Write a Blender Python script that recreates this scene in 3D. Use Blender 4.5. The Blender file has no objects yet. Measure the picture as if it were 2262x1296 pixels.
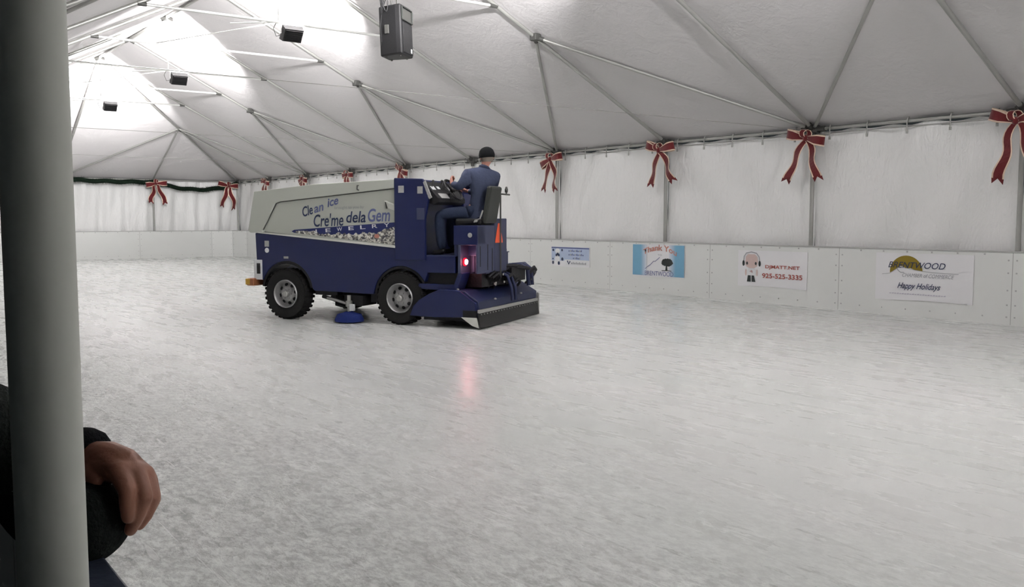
import bpy, bmesh, math, random
from mathutils import Vector, Matrix, Euler
PI = math.pi
random.seed(7)
SC = bpy.context.scene
COL = SC.collection

# ---------------------------------------------------------------- camera, world, exposure
YAW, PITCH, ROLL = -0.6414, -0.0818, -0.0008
cam_d = bpy.data.cameras.new('camera')
cam_d.sensor_width = 36.0
cam_d.lens = 2019.3 / 2262 * 36.0
cam_d.clip_start = 0.05
cam_d.clip_end = 200
cam = bpy.data.objects.new('camera', cam_d)
COL.objects.link(cam)
_f = Vector((math.cos(YAW)*math.cos(PITCH), math.sin(YAW)*math.cos(PITCH), math.sin(PITCH)))
_r = Vector((math.sin(YAW), -math.cos(YAW), 0))
_u = _r.cross(_f)
_r2 = _r*math.cos(ROLL) + _u*math.sin(ROLL)
_u2 = -_r*math.sin(ROLL) + _u*math.cos(ROLL)
_m = Matrix((_r2, _u2, -_f)).transposed().to_4x4()
_m.translation = Vector((0, 0, 1.6))
cam.matrix_world = _m
SC.camera = cam
SC.view_settings.view_transform = 'Standard'
SC.view_settings.look = 'None'
SC.view_settings.gamma = 1.0
SC.view_settings.use_curve_mapping = False
SC.view_settings.exposure = 0.36
w = bpy.data.worlds.new('night_sky')
SC.world = w
w.use_nodes = True
w.node_tree.nodes['Background'].inputs[0].default_value = (0.35, 0.40, 0.42, 1)   # dim car-park glow outside the tent
w.node_tree.nodes['Background'].inputs[1].default_value = 0.05
FLOOD_W = 1400.0          # each of the tent's floodlights
FLOOD_COL = (1.0, 0.985, 0.985)

# ---------------------------------------------------------------- tent dimensions (metres)
XE, YR, YL = 38.75, -14.2, -0.2      # far end wall, right wall, left wall
S, SE = 3.593, 3.5                   # bay lengths along the tent, across it
HE, HR, YM = 3.18, 6.72, -7.2        # eave and ridge heights, ridge line
HB = 1.09                            # rink boards
NB = 13                              # bays along the tent
SL = (HR-HE)/(YM-YR)                 # slope
def px_(i): return XE - S*i

# ---------------------------------------------------------------- helpers
def link(o, parent=None):
    COL.objects.link(o)
    if parent is not None: o.parent = parent
    return o
def tag(o, label=None, cat=None, group=None, kind=None):
    if label: o['label'] = label
    if cat: o['category'] = cat
    if group: o['group'] = group
    if kind: o['kind'] = kind
    return o
def empty(name, loc=(0,0,0), rz=0.0, label=None, cat=None, group=None, kind=None):
    o = bpy.data.objects.new(name, None)
    link(o); o.location = loc; o.rotation_euler = (0,0,rz)
    return tag(o, label, cat, group, kind)
def copy_tree(o, parent=None):
    c = o.copy(); COL.objects.link(c)
    c.parent = parent
    for ch in list(o.children): copy_tree(ch, c)
    return c

class MB:
    def __init__(s): s.v=[]; s.f=[]; s.m=[]
    def add(s, vs, fs, mi=0, M=None):
        b=len(s.v)
        for p in vs:
            p=Vector(p)
            if M is not None: p=M@p
            s.v.append(tuple(p))
        for q in fs: s.f.append([b+i for i in q]); s.m.append(mi)
        return s
    def box(s, c, d, mi=0, R=None):
        x,y,z=[k/2 for k in d]
        vs=[(i*x,j*y,k*z) for i in(-1,1) for j in(-1,1) for k in(-1,1)]
        fs=[(0,1,3,2),(4,6,7,5),(0,4,5,1),(2,3,7,6),(0,2,6,4),(1,5,7,3)]
        M=Matrix.Translation(c)
        if R is not None: M=M@(R if isinstance(R,Matrix) else Euler(R).to_matrix()).to_4x4()
        return s.add(vs,fs,mi,M)
    def bx(s, a, b, mi=0):
        return s.box([(a[i]+b[i])/2 for i in range(3)],[abs(b[i]-a[i]) for i in range(3)],mi)
    def prism(s, poly, axis, a, b, mi=0):
        """poly in the two other axes; axis 'x','y' or 'z'; from a to b"""
        def P(p,t):
            if axis=='y': return (p[0],t,p[1])
            if axis=='x': return (t,p[0],p[1])
            return (p[0],p[1],t)
        n=len(poly)
        vs=[P(p,a) for p in poly]+[P(p,b) for p in poly]
        fs=[tuple(range(n)),tuple(range(2*n-1,n-1,-1))]
        fs+=[(i,i+n,(i+1)%n+n,(i+1)%n) for i in range(n)]
        return s.add(vs,fs,mi)
    def tube(s, pts, r, seg=10, mi=0, cap=True, closed=False, flat=1.0):
        pts=[Vector(p) for p in pts]; n=len(pts)
        rs=r if isinstance(r,(list,tuple)) else [r]*n
        b=len(s.v); prev=None
        for i,p in enumerate(pts):
            if closed: t=(pts[(i+1)%n]-pts[i-1])
            else: t=(pts[min(i+1,n-1)]-pts[max(i-1,0)])
            t.normalize()
            if prev is None:
                a=Vector((0,0,1)) if abs(t.z)<0.9 else Vector((1,0,0))
                x=t.cross(a).normalized()
            else:
                x=(prev-t*prev.dot(t)).normalized()
            prev=x; y=t.cross(x)
            for k in range(seg):
                an=2*PI*k/seg
                s.v.append(tuple(p+x*rs[i]*math.cos(an)+y*rs[i]*flat*math.sin(an)))
        m=n if closed else n-1
        for i in range(m):
            for k in range(seg):
                k2=(k+1)%seg; i2=(i+1)%n
                s.f.append([b+i*seg+k,b+i*seg+k2,b+i2*seg+k2,b+i2*seg+k]); s.m.append(mi)
        if cap and not closed:
            s.f.append([b+k for k in range(seg)][::-1]); s.m.append(mi)
            s.f.append([b+(n-1)*seg+k for k in range(seg)]); s.m.append(mi)
        return s
    def lathe(s, prof, M=None, seg=32, mi=0, cap=True):
        """prof: (r, h) revolved about local z"""
        b=len(s.v)
        for r,h in prof:
            for k in range(seg):
                a=2*PI*k/seg; p=Vector((r*math.cos(a),r*math.sin(a),h))
                if M is not None: p=M@p
                s.v.append(tuple(p))
        for i in range(len(prof)-1):
            for k in range(seg):
                k2=(k+1)%seg
                s.f.append([b+i*seg+k,b+i*seg+k2,b+(i+1)*seg+k2,b+(i+1)*seg+k]); s.m.append(mi)
        if cap:
            s.f.append([b+k for k in range(seg)][::-1]); s.m.append(mi)
            e=b+(len(prof)-1)*seg
            s.f.append([e+k for k in range(seg)]); s.m.append(mi)
        return s
    def grid(s, fn, nu, nv, mi=0):
        b=len(s.v)
        for i in range(nu+1):
            for j in range(nv+1): s.v.append(tuple(fn(i/nu,j/nv)))
        for i in range(nu):
            for j in range(nv):
                a=b+i*(nv+1)+j
                s.f.append([a,a+nv+1,a+nv+2,a+1]); s.m.append(mi)
        return s
    def build(s, name, mats, parent=None, off=None, smooth=False, bevel=0, solid=0, fixn=True, auto=None):
        me=bpy.data.meshes.new(name)
        v=s.v
        if off is not None: v=[(p[0]-off[0],p[1]-off[1],p[2]-off[2]) for p in v]
        me.from_pydata(v,[],s.f)
        if not isinstance(mats,(list,tuple)): mats=[mats]
        for m in mats: me.materials.append(m)
        me.polygons.foreach_set('material_index', s.m)
        if fixn:
            bm=bmesh.new(); bm.from_mesh(me)
            bmesh.ops.recalc_face_normals(bm, faces=bm.faces)
            bm.to_mesh(me); bm.free()
        if smooth: me.polygons.foreach_set('use_smooth',[True]*len(me.polygons))
        if auto is not None:
            me.polygons.foreach_set('use_smooth',[True]*len(me.polygons))
            me.set_sharp_from_angle(angle=math.radians(auto))
        me.update()
        o=bpy.data.objects.new(name, me); link(o,parent)
        if solid:
            md=o.modifiers.new('s','SOLIDIFY'); md.thickness=solid; md.offset=0
        if bevel:
            md=o.modifiers.new('b','BEVEL'); md.width=bevel; md.segments=2; md.limit_method='ANGLE'
        return o

def skin(name, nodes, edges, mat, parent=None, root=0, sub=2, off=None, vox=0):
    """nodes: (x,y,z,rx[,ry]); one continuous surface grown over connected edges"""
    me=bpy.data.meshes.new(name)
    vs=[n[:3] for n in nodes]
    if off is not None: vs=[(p[0]-off[0],p[1]-off[1],p[2]-off[2]) for p in vs]
    me.from_pydata(vs,edges,[])
    o=bpy.data.objects.new(name,me); COL.objects.link(o)
    md=o.modifiers.new('sk','SKIN'); md.use_smooth_shade=True
    if not me.skin_vertices: bpy.context.view_layer.objects.active=o; 
    sv=me.skin_vertices[0].data
    for i,n in enumerate(nodes):
        rx=n[3]; ry=n[4] if len(n)>4 else n[3]
        sv[i].radius=(rx,ry); sv[i].use_root=(i==root)
    s2=o.modifiers.new('su','SUBSURF'); s2.levels=sub; s2.render_levels=sub
    if vox:
        rm=o.modifiers.new('r','REMESH'); rm.mode='VOXEL'; rm.voxel_size=vox; rm.use_smooth_shade=True
        sm=o.modifiers.new('sm','SMOOTH'); sm.factor=0.5; sm.iterations=6
    dg=bpy.context.evaluated_depsgraph_get(); dg.update()
    me2=bpy.data.meshes.new_from_object(o.evaluated_get(dg))
    me2.name=name
    bpy.data.objects.remove(o); bpy.data.meshes.remove(me)
    me2.materials.clear(); me2.materials.append(mat)
    me2.polygons.foreach_set('use_smooth',[True]*len(me2.polygons))
    o2=bpy.data.objects.new(name,me2); link(o2,parent)
    return o2

def blob(name, chains, m_, parent=None, off=(0,0,0), vox=0.003, it=5):
    """one continuous surface out of tapering rounded limbs; chains: lists of (x,y,z,r)"""
    bm=bmesh.new(); O=Vector(off)
    for ch in chains:
        for i in range(len(ch)):
            p=Vector(ch[i][:3])-O; r=ch[i][3]
            bmesh.ops.create_icosphere(bm,subdivisions=2,radius=r,matrix=Matrix.Translation(p))
            if i+1<len(ch):
                q=Vector(ch[i+1][:3])-O; r2=ch[i+1][3]; d=q-p; L_=d.length
                if L_<1e-5: continue
                M=Matrix.Translation((p+q)/2)@d.to_track_quat('Z','Y').to_matrix().to_4x4()
                bmesh.ops.create_cone(bm,cap_ends=True,segments=16,radius1=r,radius2=r2,depth=L_,matrix=M)
    me=bpy.data.meshes.new(name); bm.to_mesh(me); bm.free()
    o=bpy.data.objects.new(name,me); COL.objects.link(o)
    rm=o.modifiers.new('r','REMESH'); rm.mode='VOXEL'; rm.voxel_size=vox
    sm=o.modifiers.new('sm','SMOOTH'); sm.factor=0.5; sm.iterations=it
    dg=bpy.context.evaluated_depsgraph_get(); dg.update()
    me2=bpy.data.meshes.new_from_object(o.evaluated_get(dg)); me2.name=name
    bpy.data.objects.remove(o); bpy.data.meshes.remove(me)
    me2.materials.clear(); me2.materials.append(m_)
    me2.polygons.foreach_set('use_smooth',[True]*len(me2.polygons))
    o2=bpy.data.objects.new(name,me2); link(o2,parent)
    return o2

def text(name, body, mat, M, w=None, h=None, parent=None, shear=0.0, thick=0.001, bold=0.0, spacing=1.0, arc=0.0, wave=0.0):
    """text mesh fitted into w x h around its lower left corner; M: 4x4 placing local x right, y up, z out"""
    cu=bpy.data.curves.new(name,'FONT'); cu.body=body; cu.shear=shear; cu.extrude=0; cu.offset=bold
    cu.space_character=spacing; cu.resolution_u=4
    o=bpy.data.objects.new(name,cu); COL.objects.link(o)
    dg=bpy.context.evaluated_depsgraph_get(); dg.update()
    me=bpy.data.meshes.new_from_object(o.evaluated_get(dg)); me.name=name
    bpy.data.objects.remove(o); bpy.data.curves.remove(cu)
    xs=[v.co.x for v in me.vertices]; ys=[v.co.y for v in me.vertices]
    x0,x1,y0,y1=min(xs),max(xs),min(ys),max(ys)
    sx=(w/(x1-x0)) if w else 1; sy=(h/(y1-y0)) if h else sx
    if not w: sx=sy
    for v in me.vertices:
        x=(v.co.x-x0)*sx; y=(v.co.y-y0)*sy
        if arc and w:
            t=(x/w-0.5)*2; y+=arc*(1-t*t)
        v.co=M@Vector((x,y,thick))
    me.materials.clear(); me.materials.append(mat)
    o2=bpy.data.objects.new(name,me); link(o2,parent)
    return o2

# ---------------------------------------------------------------- materials
def new_mat(name):
    m=bpy.data.materials.new(name); m.use_nodes=True
    nt=m.node_tree; b=nt.nodes['Principled BSDF']
    return m,nt,b
def mat(name, col, rough=0.6, metal=0.0, spec=0.5, var=0.06, vscale=6.0, bump=0.0, bscale=40.0, emit=None, estr=0.0, sheen=0.0, coat=0.0):
    m,nt,b=new_mat(name); N=nt.nodes; L=nt.links
    b.inputs['Roughness'].default_value=rough; b.inputs['Metallic'].default_value=metal
    b.inputs['Specular IOR Level'].default_value=spec
    if sheen: b.inputs['Sheen Weight'].default_value=sheen
    if coat: b.inputs['Coat Weight'].default_value=coat; b.inputs['Coat Roughness'].default_value=0.15
    tc=N.new('ShaderNodeTexCoord')
    no=N.new('ShaderNodeTexNoise'); no.inputs['Scale'].default_value=vscale; no.inputs['Detail'].default_value=4
    L.new(tc.outputs['Object'],no.inputs['Vector'])
    mx=N.new('ShaderNodeMix'); mx.data_type='RGBA'
    c=list(col)+[1]
    mx.inputs[6].default_value=[k*(1-var) for k in col]+[1]
    mx.inputs[7].default_value=[min(1,k*(1+var)) for k in col]+[1]
    L.new(no.outputs['Fac'],mx.inputs[0]); L.new(mx.outputs[2],b.inputs['Base Color'])
    if bump:
        n2=N.new('ShaderNodeTexNoise'); n2.inputs['Scale'].default_value=bscale; n2.inputs['Detail'].default_value=5
        L.new(tc.outputs['Object'],n2.inputs['Vector'])
        bp=N.new('ShaderNodeBump'); bp.inputs['Strength'].default_value=bump; bp.inputs['Distance'].default_value=0.02
        L.new(n2.outputs['Fac'],bp.inputs['Height']); L.new(bp.outputs['Normal'],b.inputs['Normal'])
    if emit:
        b.inputs['Emission Color'].default_value=list(emit)+[1]; b.inputs['Emission Strength'].default_value=estr
    return m

def vinyl(name, col, rough=0.45, wr=0.35, sx=(1,1,1), spec=0.3):
    """white tent vinyl: soft large creases plus fine crumple"""
    m,nt,b=new_mat(name); N=nt.nodes; L=nt.links
    b.inputs['Roughness'].default_value=rough; b.inputs['Specular IOR Level'].default_value=spec
    tc=N.new('ShaderNodeTexCoord'); mp=N.new('ShaderNodeMapping'); mp.inputs['Scale'].default_value=sx
    L.new(tc.outputs['Object'],mp.inputs[0])
    n0=N.new('ShaderNodeTexNoise'); n0.inputs['Scale'].default_value=0.5; n0.inputs['Detail'].default_value=3
    L.new(tc.outputs['Object'],n0.inputs['Vector'])
    mx=N.new('ShaderNodeMix'); mx.data_type='RGBA'
    mx.inputs[6].default_value=[k*0.95 for k in col]+[1]; mx.inputs[7].default_value=list(col)+[1]
    L.new(n0.outputs['Fac'],mx.inputs[0]); L.new(mx.outputs[2],b.inputs['Base Color'])
    n1=N.new('ShaderNodeTexNoise'); n1.inputs['Scale'].default_value=1.2; n1.inputs['Detail'].default_value=6; n1.inputs['Distortion'].default_value=1.2
    n2=N.new('ShaderNodeTexNoise'); n2.inputs['Scale'].default_value=6; n2.inputs['Detail'].default_value=4; n2.inputs['Distortion'].default_value=2.0
    L.new(mp.outputs[0],n1.inputs['Vector']); L.new(mp.outputs[0],n2.inputs['Vector'])
    ma=N.new('ShaderNodeMath'); ma.operation='MULTIPLY_ADD'; ma.inputs[1].default_value=0.25
    L.new(n2.outputs['Fac'],ma.inputs[0]); L.new(n1.outputs['Fac'],ma.inputs[2])
    bp=N.new('ShaderNodeBump'); bp.inputs['Strength'].default_value=wr; bp.inputs['Distance'].default_value=0.12
    L.new(ma.outputs[0],bp.inputs['Height']); L.new(bp.outputs['Normal'],b.inputs['Normal'])
    return m

def ice_mat():
    m,nt,b=new_mat('rink_ice'); N=nt.nodes; L=nt.links
    tc=N.new('ShaderNodeTexCoord')
    def noise(scale, sc=(1,1,1), rot=0.0, det=5, dist=0.0, rg=0.5):
        mp=N.new('ShaderNodeMapping'); mp.inputs['Scale'].default_value=sc; mp.inputs['Rotation'].default_value=(0,0,rot)
        L.new(tc.outputs['Object'],mp.inputs[0])
        n=N.new('ShaderNodeTexNoise'); n.inputs['Scale'].default_value=scale; n.inputs['Detail'].default_value=det
        n.inputs['Distortion'].default_value=dist; n.inputs['Roughness'].default_value=rg
        L.new(mp.outputs[0],n.inputs['Vector']); return n
    def ramp(src, a, c, va=0.0, vb=1.0):
        r=N.new('ShaderNodeMapRange'); r.inputs[1].default_value=a; r.inputs[2].default_value=c
        r.inputs[3].default_value=va; r.inputs[4].default_value=vb
        L.new(src,r.inputs[0]); return r.outputs[0]
    def math_(op,a,bv):
        k=N.new('ShaderNodeMath'); k.operation=op
        for i,x in enumerate((a,bv)):
            if isinstance(x,(int,float)): k.inputs[i].default_value=x
            else: L.new(x,k.inputs[i])
        return k.outputs[0]
    # broad cloudy streaks left by the resurfacer, running along the rink
    st=noise(0.35,(0.5,1.6,1),0.35,5,0.3)
    cl=noise(0.9,(1,1,1),0,4,0.5)
    base=math_('ADD',math_('MULTIPLY',st.outputs['Fac'],0.7),math_('MULTIPLY',cl.outputs['Fac'],0.3))
    f=ramp(base,0.25,0.75)
    mx=N.new('ShaderNodeMix'); mx.data_type='RGBA'
    mx.inputs[6].default_value=(0.60,0.635,0.605,1); mx.inputs[7].default_value=(0.72,0.73,0.715,1)
    L.new(f,mx.inputs[0])
    # streaky frosting everywhere
    s1=noise(2.2,(0.45,1.9,1),0.75,6,0.3,0.6); s2=noise(3.0,(0.5,1.8,1),-0.15,6,0.3,0.6)
    stk=math_('ADD',math_('MULTIPLY',s1.outputs['Fac'],0.5),math_('MULTIPLY',s2.outputs['Fac'],0.5))
    # worn area by the near boards, where the machine has not been yet
    sx=N.new('ShaderNodeSeparateXYZ'); L.new(tc.outputs['Object'],sx.inputs[0])
    wear=ramp(math_('ADD',sx.outputs['Y'],math_('MULTIPLY',cl.outputs['Fac'],3.2)),-3.0,0.6,0.0,1.0)
    fl=noise(15,(0.8,1.3,1),0.4,7,0.2,0.75); fb=noise(4.5,(0.7,1.4,1),0.6,4,0.6,0.55)
    # straight skate cuts in four directions
    lines=None
    for sc,ro in ((2.6,0.15),(3.2,0.8),(2.2,1.35),(3.0,2.2)):
        n=noise(sc,(0.45,7.0,1),ro,1.0,0.5,0.4)
        l=ramp(n.outputs['Fac'],0.735,0.76,0.0,1.0)
        lines=l if lines is None else math_('MAXIMUM',lines,l)
    lm=math_('MULTIPLY',lines,ramp(wear,0,1,0.0,0.9))
    k1=N.new('ShaderNodeMix'); k1.data_type='RGBA'; k1.blend_type='MULTIPLY'; k1.inputs[0].default_value=1.0
    g1=math_('ADD',ramp(stk,0.30,0.70,0.985,1.015),math_('MULTIPLY',math_('SUBTRACT',ramp(fl.outputs['Fac'],0.42,0.58,-0.5,0.5),0.0),ramp(wear,0,1,0.02,0.62)))
    g1=math_('ADD',g1,math_('MULTIPLY',ramp(fb.outputs['Fac'],0.35,0.65,-0.5,0.5),ramp(wear,0,1,0.0,0.30)))
    L.new(mx.outputs[2],k1.inputs[6])
    cc=N.new('ShaderNodeCombineColor'); 
    for q in range(3): L.new(g1,cc.inputs[q])
    L.new(cc.outputs[0],k1.inputs[7])
    mx2=N.new('ShaderNodeMix'); mx2.data_type='RGBA'; mx2.inputs[7].default_value=(0.88,0.89,0.87,1)
    L.new(math_('MULTIPLY',lm,0.6),mx2.inputs[0]); L.new(k1.outputs[2],mx2.inputs[6])
    L.new(mx2.outputs[2],b.inputs['Base Color'])
    rr=math_('ADD',ramp(stk,0.2,0.8,0.26,0.29),math_('MULTIPLY',lm,0.2))
    L.new(rr,b.inputs['Roughness'])
    b.inputs['IOR'].default_value=1.31
    b.inputs['Specular IOR Level'].default_value=0.5
    h=math_('ADD',math_('MULTIPLY',fl.outputs['Fac'],ramp(wear,0,1,0.03,1.5)),math_('MULTIPLY',lm,-0.25))
    h=math_('ADD',h,math_('MULTIPLY',stk,ramp(wear,0,1,0.01,0.5)))
    bp=N.new('ShaderNodeBump'); bp.inputs['Strength'].default_value=0.5; bp.inputs['Distance'].default_value=0.02
    L.new(h,bp.inputs['Height']); L.new(bp.outputs['Normal'],b.inputs['Normal'])
    return m

def gem_mat():
    m,nt,b=new_mat('printed_diamonds'); N=nt.nodes; L=nt.links
    tc=N.new('ShaderNodeTexCoord')
    vo=N.new('ShaderNodeTexVoronoi'); vo.inputs['Scale'].default_value=34
    L.new(tc.outputs['Object'],vo.inputs['Vector'])
    vc=N.new('ShaderNodeTexVoronoi'); vc.inputs['Scale'].default_value=11; vc.feature='DISTANCE_TO_EDGE'
    L.new(tc.outputs['Object'],vc.inputs['Vector'])
    cr=N.new('ShaderNodeValToRGB'); e=cr.color_ramp.elements
    e[0].position=0.15; e[0].color=(0.06,0.06,0.07,1); e[1].position=0.8; e[1].color=(0.78,0.77,0.70,1)
    k=cr.color_ramp.elements.new(0.45); k.color=(0.33,0.31,0.27,1)
    sp=N.new('ShaderNodeSeparateColor'); L.new(vo.outputs['Color'],sp.inputs[0]); L.new(sp.outputs[0],cr.inputs[0])
    mr=N.new('ShaderNodeMapRange'); mr.inputs[2].default_value=0.05; L.new(vc.outputs['Distance'],mr.inputs[0])
    mx=N.new('ShaderNodeMix'); mx.data_type='RGBA'; mx.inputs[6].default_value=(0.05,0.05,0.06,1)
    L.new(mr.outputs[0],mx.inputs[0]); L.new(cr.outputs[0],mx.inputs[7]); L.new(mx.outputs[2],b.inputs['Base Color'])
    b.inputs['Roughness'].default_value=0.35
    return m

M_ICE=ice_mat()
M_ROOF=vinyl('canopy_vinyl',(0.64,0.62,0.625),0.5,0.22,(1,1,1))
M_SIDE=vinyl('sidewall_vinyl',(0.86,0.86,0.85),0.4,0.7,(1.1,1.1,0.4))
M_ALU=mat('grey_aluminium_tube',(0.36,0.36,0.34),0.45,0.55,0.5,0.12,3,0.05,60)
M_ALUW=mat('pale_aluminium_tube',(0.60,0.60,0.58),0.4,0.4,0.5,0.08,3)
M_JOINT=mat('dark_joint',(0.07,0.07,0.065),0.6,0.3)
M_BOARD=mat('white_board_plastic',(0.74,0.75,0.73),0.35,0,0.4,0.035,1.5,0.06,5)
M_SCREW=mat('screw_grey',(0.45,0.45,0.45),0.5,0.4)
M_SEAM=mat('board_seam',(0.42,0.42,0.41),0.6)
M_CAPD=mat('navy_board_cap',(0.035,0.045,0.07),0.4,0,0.4,0.15,8,0.1,60)
M_RED=mat('red_velvet_ribbon',(0.115,0.006,0.008),0.75,0,0.3,0.15,14,0.25,30,sheen=0.3)
M_GOLD=mat('pale_ribbon_edge',(0.68,0.52,0.40),0.4,0.2)
M_GAR=mat('dark_pine_garland',(0.008,0.020,0.011),0.8,0,0.2,0.4,30)
M_BLACK=mat('black_plastic',(0.012,0.012,0.013),0.5,0,0.4,0.1,8,0.15,90)
M_GRILLE=mat('speaker_grille',(0.02,0.02,0.021),0.7,0.2,0.4,0.2,60,0.5,260)
M_BLUE=mat('zamboni_blue_paint',(0.0045,0.010,0.066),0.42,0,0.45,0.10,3,0.02,30)
M_BLUED=mat('worn_blue_paint',(0.012,0.019,0.066),0.5,0,0.45,0.20,5,0.06,25)
M_BLUEG=mat('frosted_blue_steel',(0.048,0.056,0.110),0.55,0.1,0.4,0.18,4,0.06,25)
M_TANK=mat('pale_tank_paint',(0.47,0.49,0.44),0.45,0,0.45,0.03,1.5)
M_TANKW=mat('white_tank_lip',(0.68,0.69,0.64),0.4)
M_TYRE=mat('tyre_rubber',(0.010,0.010,0.010),0.75,0,0.3,0.2,20,0.2,60)
M_RIM=mat('galvanised_rim',(0.36,0.36,0.36),0.42,0.6,0.5,0.15,14)
M_DARK=mat('dark_machine_parts',(0.010,0.010,0.012),0.6,0.2,0.4,0.4,12,0.3,25)
M_STEEL=mat('dull_steel',(0.42,0.42,0.40),0.4,0.6)
M_RUB=mat('black_rubber_squeegee',(0.008,0.008,0.008),0.5,0,0.4,0.3,20)
M_SMV=mat('orange_reflector',(0.95,0.13,0.045),0.4,0,0.5,0.04,6,emit=None)
M_AMBER=mat('amber_wood_bumper',(0.30,0.11,0.045),0.6,0,0.4,0.25,14)
M_YEL=mat('amber_reflector',(0.50,0.30,0.03),0.4)
M_BRUSH=mat('blue_brush_bristle',(0.008,0.022,0.15),0.7,0,0.3,0.3,40,0.5,120)
M_TAILR=mat('red_lens',(0.45,0.01,0.03),0.25,0,0.5,0.05,6,emit=(1.0,0.02,0.06),estr=0.5)
M_TAILW=mat('lit_tail_bulb',(1.0,0.6,0.6),0.3,emit=(1.0,0.42,0.45),estr=110.0)
M_GEM=gem_mat()
M_NAVY=mat('printed_navy',(0.012,0.020,0.110),0.4,0,0.4,0.05)
M_INK=mat('printed_ink_navy',(0.018,0.030,0.085),0.4,0,0.4,0.05)
M_INKV=mat('printed_ink_violet',(0.11,0.13,0.28),0.4,0,0.4,0.05)
M_INKG=mat('printed_ink_grey',(0.30,0.31,0.33),0.4,0,0.4,0.05)
M_FAINT=mat('printed_faint_violet',(0.52,0.49,0.58),0.4)
M_WHITE=mat('printed_white',(0.74,0.75,0.76),0.4,0,0.4,0.03)
M_STICK=mat('worn_sticker',(0.36,0.36,0.35),0.5,0,0.4,0.25,40)
M_LILAC=mat('banner_white',(0.80,0.795,0.81),0.45,0,0.4,0.02)
M_SKYB=mat('banner_sky_blue',(0.16,0.36,0.52),0.45,0,0.4,0.08,8)
M_PALEB=mat('banner_pale_blue',(0.42,0.50,0.66),0.45,0,0.4,0.08,6)
M_RUST=mat('banner_rust_red',(0.36,0.07,0.05),0.45,0,0.4,0.05)
M_SALM=mat('banner_salmon',(0.52,0.22,0.17),0.45,0,0.4,0.05)
M_FACE=mat('printed_face_pink',(0.60,0.46,0.43),0.5,0,0.4,0.06,10)
M_SUN=mat('printed_sun_gold',(0.24,0.17,0.012),0.45,0,0.4,0.08)
M_TREE=mat('printed_tree_black',(0.015,0.02,0.02),0.5,0,0.4,0.2,20)
M_SEATV=mat('dark_grey_seat_vinyl',(0.028,0.031,0.028),0.5,0,0.4,0.1,10)
M_DENIM=mat('blue_denim',(0.024,0.034,0.066),0.85,0,0.2,0.18,10,0.35,50)
M_SHIRT=mat('blue_work_shirt',(0.050,0.062,0.108),0.85,0,0.2,0.16,8,0.45,16)
M_KNIT=mat('black_knit',(0.006,0.007,0.008),0.9,0,0.2,0.2,60,0.5,160)
M_SKIN=mat('fair_skin',(0.46,0.22,0.17),0.55,0,0.4,0.08,14)
M_HAIRG=mat('short_grey_hair',(0.20,0.17,0.14),0.8)
M_BOOT=mat('dark_boot',(0.012,0.012,0.014),0.6)
M_HAND=mat('brown_skin',(0.285,0.125,0.078),0.5,0,0.4,0.14,22,0.10,90)
M_NAIL=mat('finger_nail',(0.42,0.21,0.15),0.35)
M_FLEECE=mat('black_green_fleece',(0.012,0.016,0.014),0.95,0,0.15,0.25,40,0.5,140)
M_CUFF=mat('black_knit_cuff',(0.006,0.007,0.008),0.95,0,0.15,0.2,60,0.5,180)
M_POST=mat('foreground_tube_grey_green',(0.50,0.52,0.475),0.5,0.15,0.4,0.06,2,0.03,18)
M_MAT=mat('dark_rubber_matting',(0.02,0.02,0.02),0.8,0,0.3,0.3,8,0.3,40)
M_LENS=mat('lit_flood_lens',(1,1,1),0.3,emit=(1,0.98,0.95),estr=30.0)
# ---------------------------------------------------------------- the place: ice, matting, tent skin, sidewalls
YB=-14.10      # face of the right-hand rink boards
XB=38.62       # face of the far rink boards
def struct(name, mb, m, **k):
    o=mb.build(name, m, **k); tag(o,kind='structure'); return o
g=MB(); g.bx((-9,YR-0.05,-0.12),(XE+0.1,-0.29,0.0)); struct('floor', g, M_ICE)
g=MB(); g.bx((-9,-0.29,-0.12),(XE+6,4.5,-0.005)); g.bx((XE+0.1,YR-6,-0.12),(XE+6,-0.29,-0.005)); g.bx((-9,YR-6,-0.12),(XE+0.1,YR-0.05,-0.005))
struct('floor_matting', g, M_MAT)

SKIN=0.075   # fabric rides just outside the tubes
def roof_z(x,y):
    dr=min(y-YR, YL-y); de=XE-x
    t=min(dr, de*SE/S)
    return HE+SL*t
def canopy():
    m=MB()
    def sag(a,t):   # between two rafters, up the slope
        return 0.055*math.sin(PI*a)*math.sin(PI*min(1,max(0,t)))
    # two long slopes; bays 2..NB run to the ridge
    for side in (0,1):
        ye = YR-0.10 if side==0 else YL+0.10
        for i in range(2,NB):
            x0,x1=px_(i),px_(i+1)
            def fn(a,t,x0=x0,x1=x1,ye=ye):
                y=ye+(YM-ye)*t
                z=HE-0.03+(HR-HE+0.03)*t+SKIN-sag(a,t)
                return (x0+(x1-x0)*a,y,z)
            m.grid(fn,8,14)
        # hip triangle part of the long slope
        def fh(a,t,ye=ye):
            xa=XE+0.1; xr=px_(2)
            y=ye+(YM-ye)*t
            xe=xa+(xr-xa)*t
            x=xr+(xe-xr)*a
            z=HE-0.03+(HR-HE+0.03)*t+SKIN-0.05*math.sin(PI*a)*math.sin(PI*t)
            return (x,y,z)
        m.grid(fh,14,14)
    def fe(a,t):
        x=XE+0.1+(px_(2)-XE-0.1)*t
        y0=YR-0.1+(YM-YR+0.1)*t; y1=YL+0.1+(YM-YL-0.1)*t
        return (x,y0+(y1-y0)*a,HE-0.03+(HR-HE+0.03)*t+SKIN-0.05*math.sin(PI*a*2)**2*math.sin(PI*t))
    m.grid(fe,24,14)
    # gable over the near end
    xn=px_(NB)
    m.add([(xn,YR-0.1,HE+0.04),(xn,YL+0.1,HE+0.04),(xn,YM,HR+SKIN)],[(0,1,2)])
    return m
struct('ceiling', canopy(), M_ROOF, fixn=False, auto=50)

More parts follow.
